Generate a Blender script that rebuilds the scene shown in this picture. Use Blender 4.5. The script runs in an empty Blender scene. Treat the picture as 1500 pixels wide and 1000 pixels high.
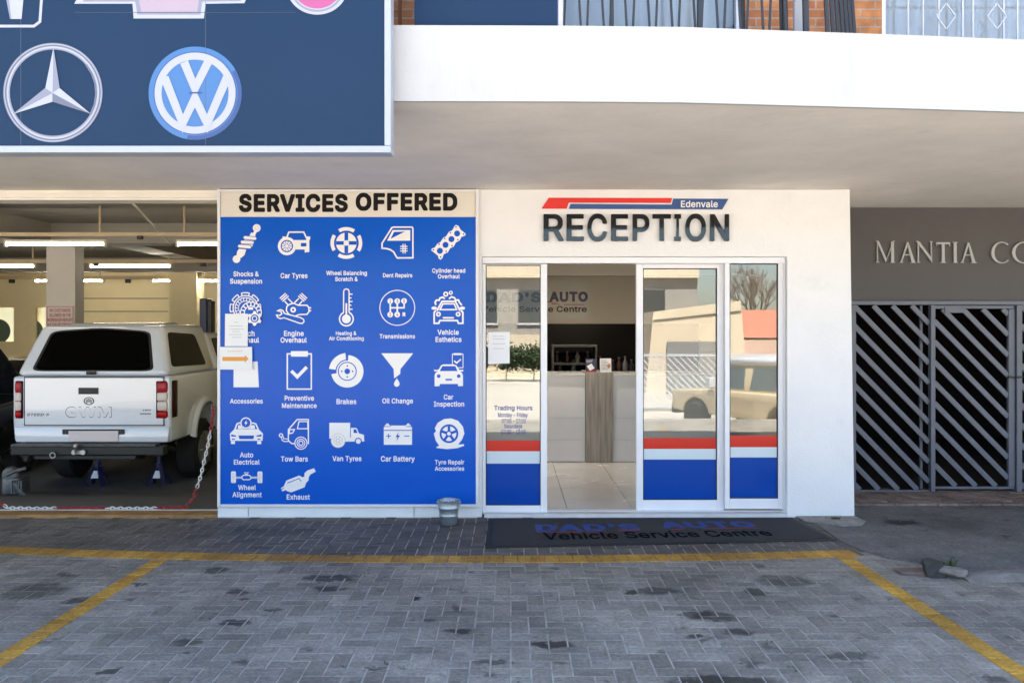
import bpy, bmesh, math, random
from mathutils import Vector, Matrix
R = math.radians
random.seed(7)
S = bpy.context.scene
COL = S.collection

# ------------------------------------------------------------------ camera, light, exposure
F = 1320.0            # focal length in photo pixels
EYE = 1.65            # eye height
CX, CY = 748.0, 483.0 # vanishing point in the photo
cam_d = bpy.data.cameras.new('camera'); cam = bpy.data.objects.new('camera', cam_d); COL.objects.link(cam)
cam.location = (0, 0, EYE); cam.rotation_euler = (R(90), 0, 0)
cam_d.sensor_width = 36; cam_d.lens = 36*F/1500
cam_d.shift_x = (750-CX)/1500; cam_d.shift_y = (CY-500)/1500
cam_d.clip_start = 0.05; cam_d.clip_end = 2000
S.camera = cam

SUN_EL, SUN_AZ = R(62), R(12)
W = bpy.data.worlds.new('World'); S.world = W; W.use_nodes = True
wn = W.node_tree.nodes; wl = W.node_tree.links
sky = wn.new('ShaderNodeTexSky'); sky.sky_type = 'NISHITA'; sky.sun_disc = False
sky.sun_elevation = SUN_EL; sky.sun_rotation = SUN_AZ; sky.air_density = 1.0; sky.dust_density = 1.2; sky.ozone_density = 1.0
bg = wn['Background']; bg.inputs['Strength'].default_value = 0.066
wl.new(sky.outputs['Color'], bg.inputs['Color'])
sd = bpy.data.lights.new('sun', 'SUN'); sd.energy = 5.0; sd.angle = R(0.5); sd.color = (1.0, 0.95, 0.87)
sun = bpy.data.objects.new('sun', sd); COL.objects.link(sun)
sun.rotation_euler = (-(R(90)-SUN_EL), 0, -SUN_AZ); sun.location = (0, 20, 20)
S.view_settings.view_transform = 'Standard'; S.view_settings.look = 'None'
S.view_settings.gamma = 1; S.view_settings.exposure = 3.25
S.render.filter_size = 1.1; S.cycles.max_bounces = 8; S.cycles.diffuse_bounces = 4; S.cycles.glossy_bounces = 4; S.cycles.transparent_max_bounces = 16
S.cycles.caustics_reflective = False; S.cycles.caustics_refractive = False

# ------------------------------------------------------------------ helpers
def lin(c):
    return tuple(((v/255)/12.92 if v/255 <= .04045 else (((v/255)+.055)/1.055)**2.4) for v in c)

_mats = {}
def mat(name, rgb=None, rough=.5, metal=0., var=0., scale=6., bump=0., bscale=60., ior=1.5, coat=0., emit=None, estr=0., spots=None):
    if name in _mats: return _mats[name]
    m = bpy.data.materials.new(name); m.use_nodes = True; _mats[name] = m
    n = m.node_tree.nodes; l = m.node_tree.links; b = n['Principled BSDF']
    b.inputs['Base Color'].default_value = (*rgb, 1); b.inputs['Roughness'].default_value = rough
    b.inputs['Metallic'].default_value = metal; b.inputs['IOR'].default_value = ior
    if coat: b.inputs['Coat Weight'].default_value = coat; b.inputs['Coat Roughness'].default_value = .03
    tc = n.new('ShaderNodeTexCoord')
    if var:
        nz = n.new('ShaderNodeTexNoise'); nz.inputs['Scale'].default_value = scale; nz.inputs['Detail'].default_value = 6
        nz.inputs['Roughness'].default_value = .65
        l.new(tc.outputs['Object'], nz.inputs['Vector'])
        rp = n.new('ShaderNodeMapRange'); rp.inputs['From Min'].default_value = .3; rp.inputs['From Max'].default_value = .7
        rp.inputs['To Min'].default_value = 1-var; rp.inputs['To Max'].default_value = 1+var
        l.new(nz.outputs['Fac'], rp.inputs['Value'])
        mx = n.new('ShaderNodeMix'); mx.data_type = 'RGBA'; mx.blend_type = 'MULTIPLY'; mx.inputs['Factor'].default_value = 1
        mx.inputs['A'].default_value = (*rgb, 1); l.new(rp.outputs['Result'], mx.inputs['B'])
        l.new(mx.outputs['Result'], b.inputs['Base Color'])
        r2 = n.new('ShaderNodeMapRange'); r2.inputs['To Min'].default_value = max(0, rough-.08); r2.inputs['To Max'].default_value = min(1, rough+.1)
        l.new(nz.outputs['Fac'], r2.inputs['Value']); l.new(r2.outputs['Result'], b.inputs['Roughness'])
    if bump:
        nb = n.new('ShaderNodeTexNoise'); nb.inputs['Scale'].default_value = bscale; nb.inputs['Detail'].default_value = 4
        l.new(tc.outputs['Object'], nb.inputs['Vector'])
        bp = n.new('ShaderNodeBump'); bp.inputs['Strength'].default_value = bump; bp.inputs['Distance'].default_value = .01
        l.new(nb.outputs['Fac'], bp.inputs['Height']); l.new(bp.outputs['Normal'], b.inputs['Normal'])
    if emit:
        b.inputs['Emission Color'].default_value = (*emit, 1); b.inputs['Emission Strength'].default_value = estr
    return m

def glass(name, tint, ior=1.9, rough=0.):
    if name in _mats: return _mats[name]
    m = bpy.data.materials.new(name); m.use_nodes = True; _mats[name] = m
    n = m.node_tree.nodes; l = m.node_tree.links; n.remove(n['Principled BSDF'])
    t = n.new('ShaderNodeBsdfTransparent'); t.inputs['Color'].default_value = (*tint, 1)
    g = n.new('ShaderNodeBsdfGlossy'); g.inputs['Roughness'].default_value = rough
    f = n.new('ShaderNodeFresnel'); f.inputs['IOR'].default_value = ior
    x = n.new('ShaderNodeMixShader'); l.new(f.outputs['Fac'], x.inputs['Fac']); l.new(t.outputs[0], x.inputs[1]); l.new(g.outputs[0], x.inputs[2])
    l.new(x.outputs[0], n['Material Output'].inputs['Surface'])
    return m

WL = {}   # world base point of every thing / part
def tag(o, label=None, cat=None, group=None, kind=None):
    if label: o['label'] = label
    if cat: o['category'] = cat
    if group: o['group'] = group
    if kind: o['kind'] = kind
    return o
def thing(name, loc, label, cat, group=None):
    o = bpy.data.objects.new(name, None); COL.objects.link(o); o.location = loc; o.empty_display_size = .2
    WL[o] = Vector(loc); return tag(o, label, cat, group)

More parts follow.
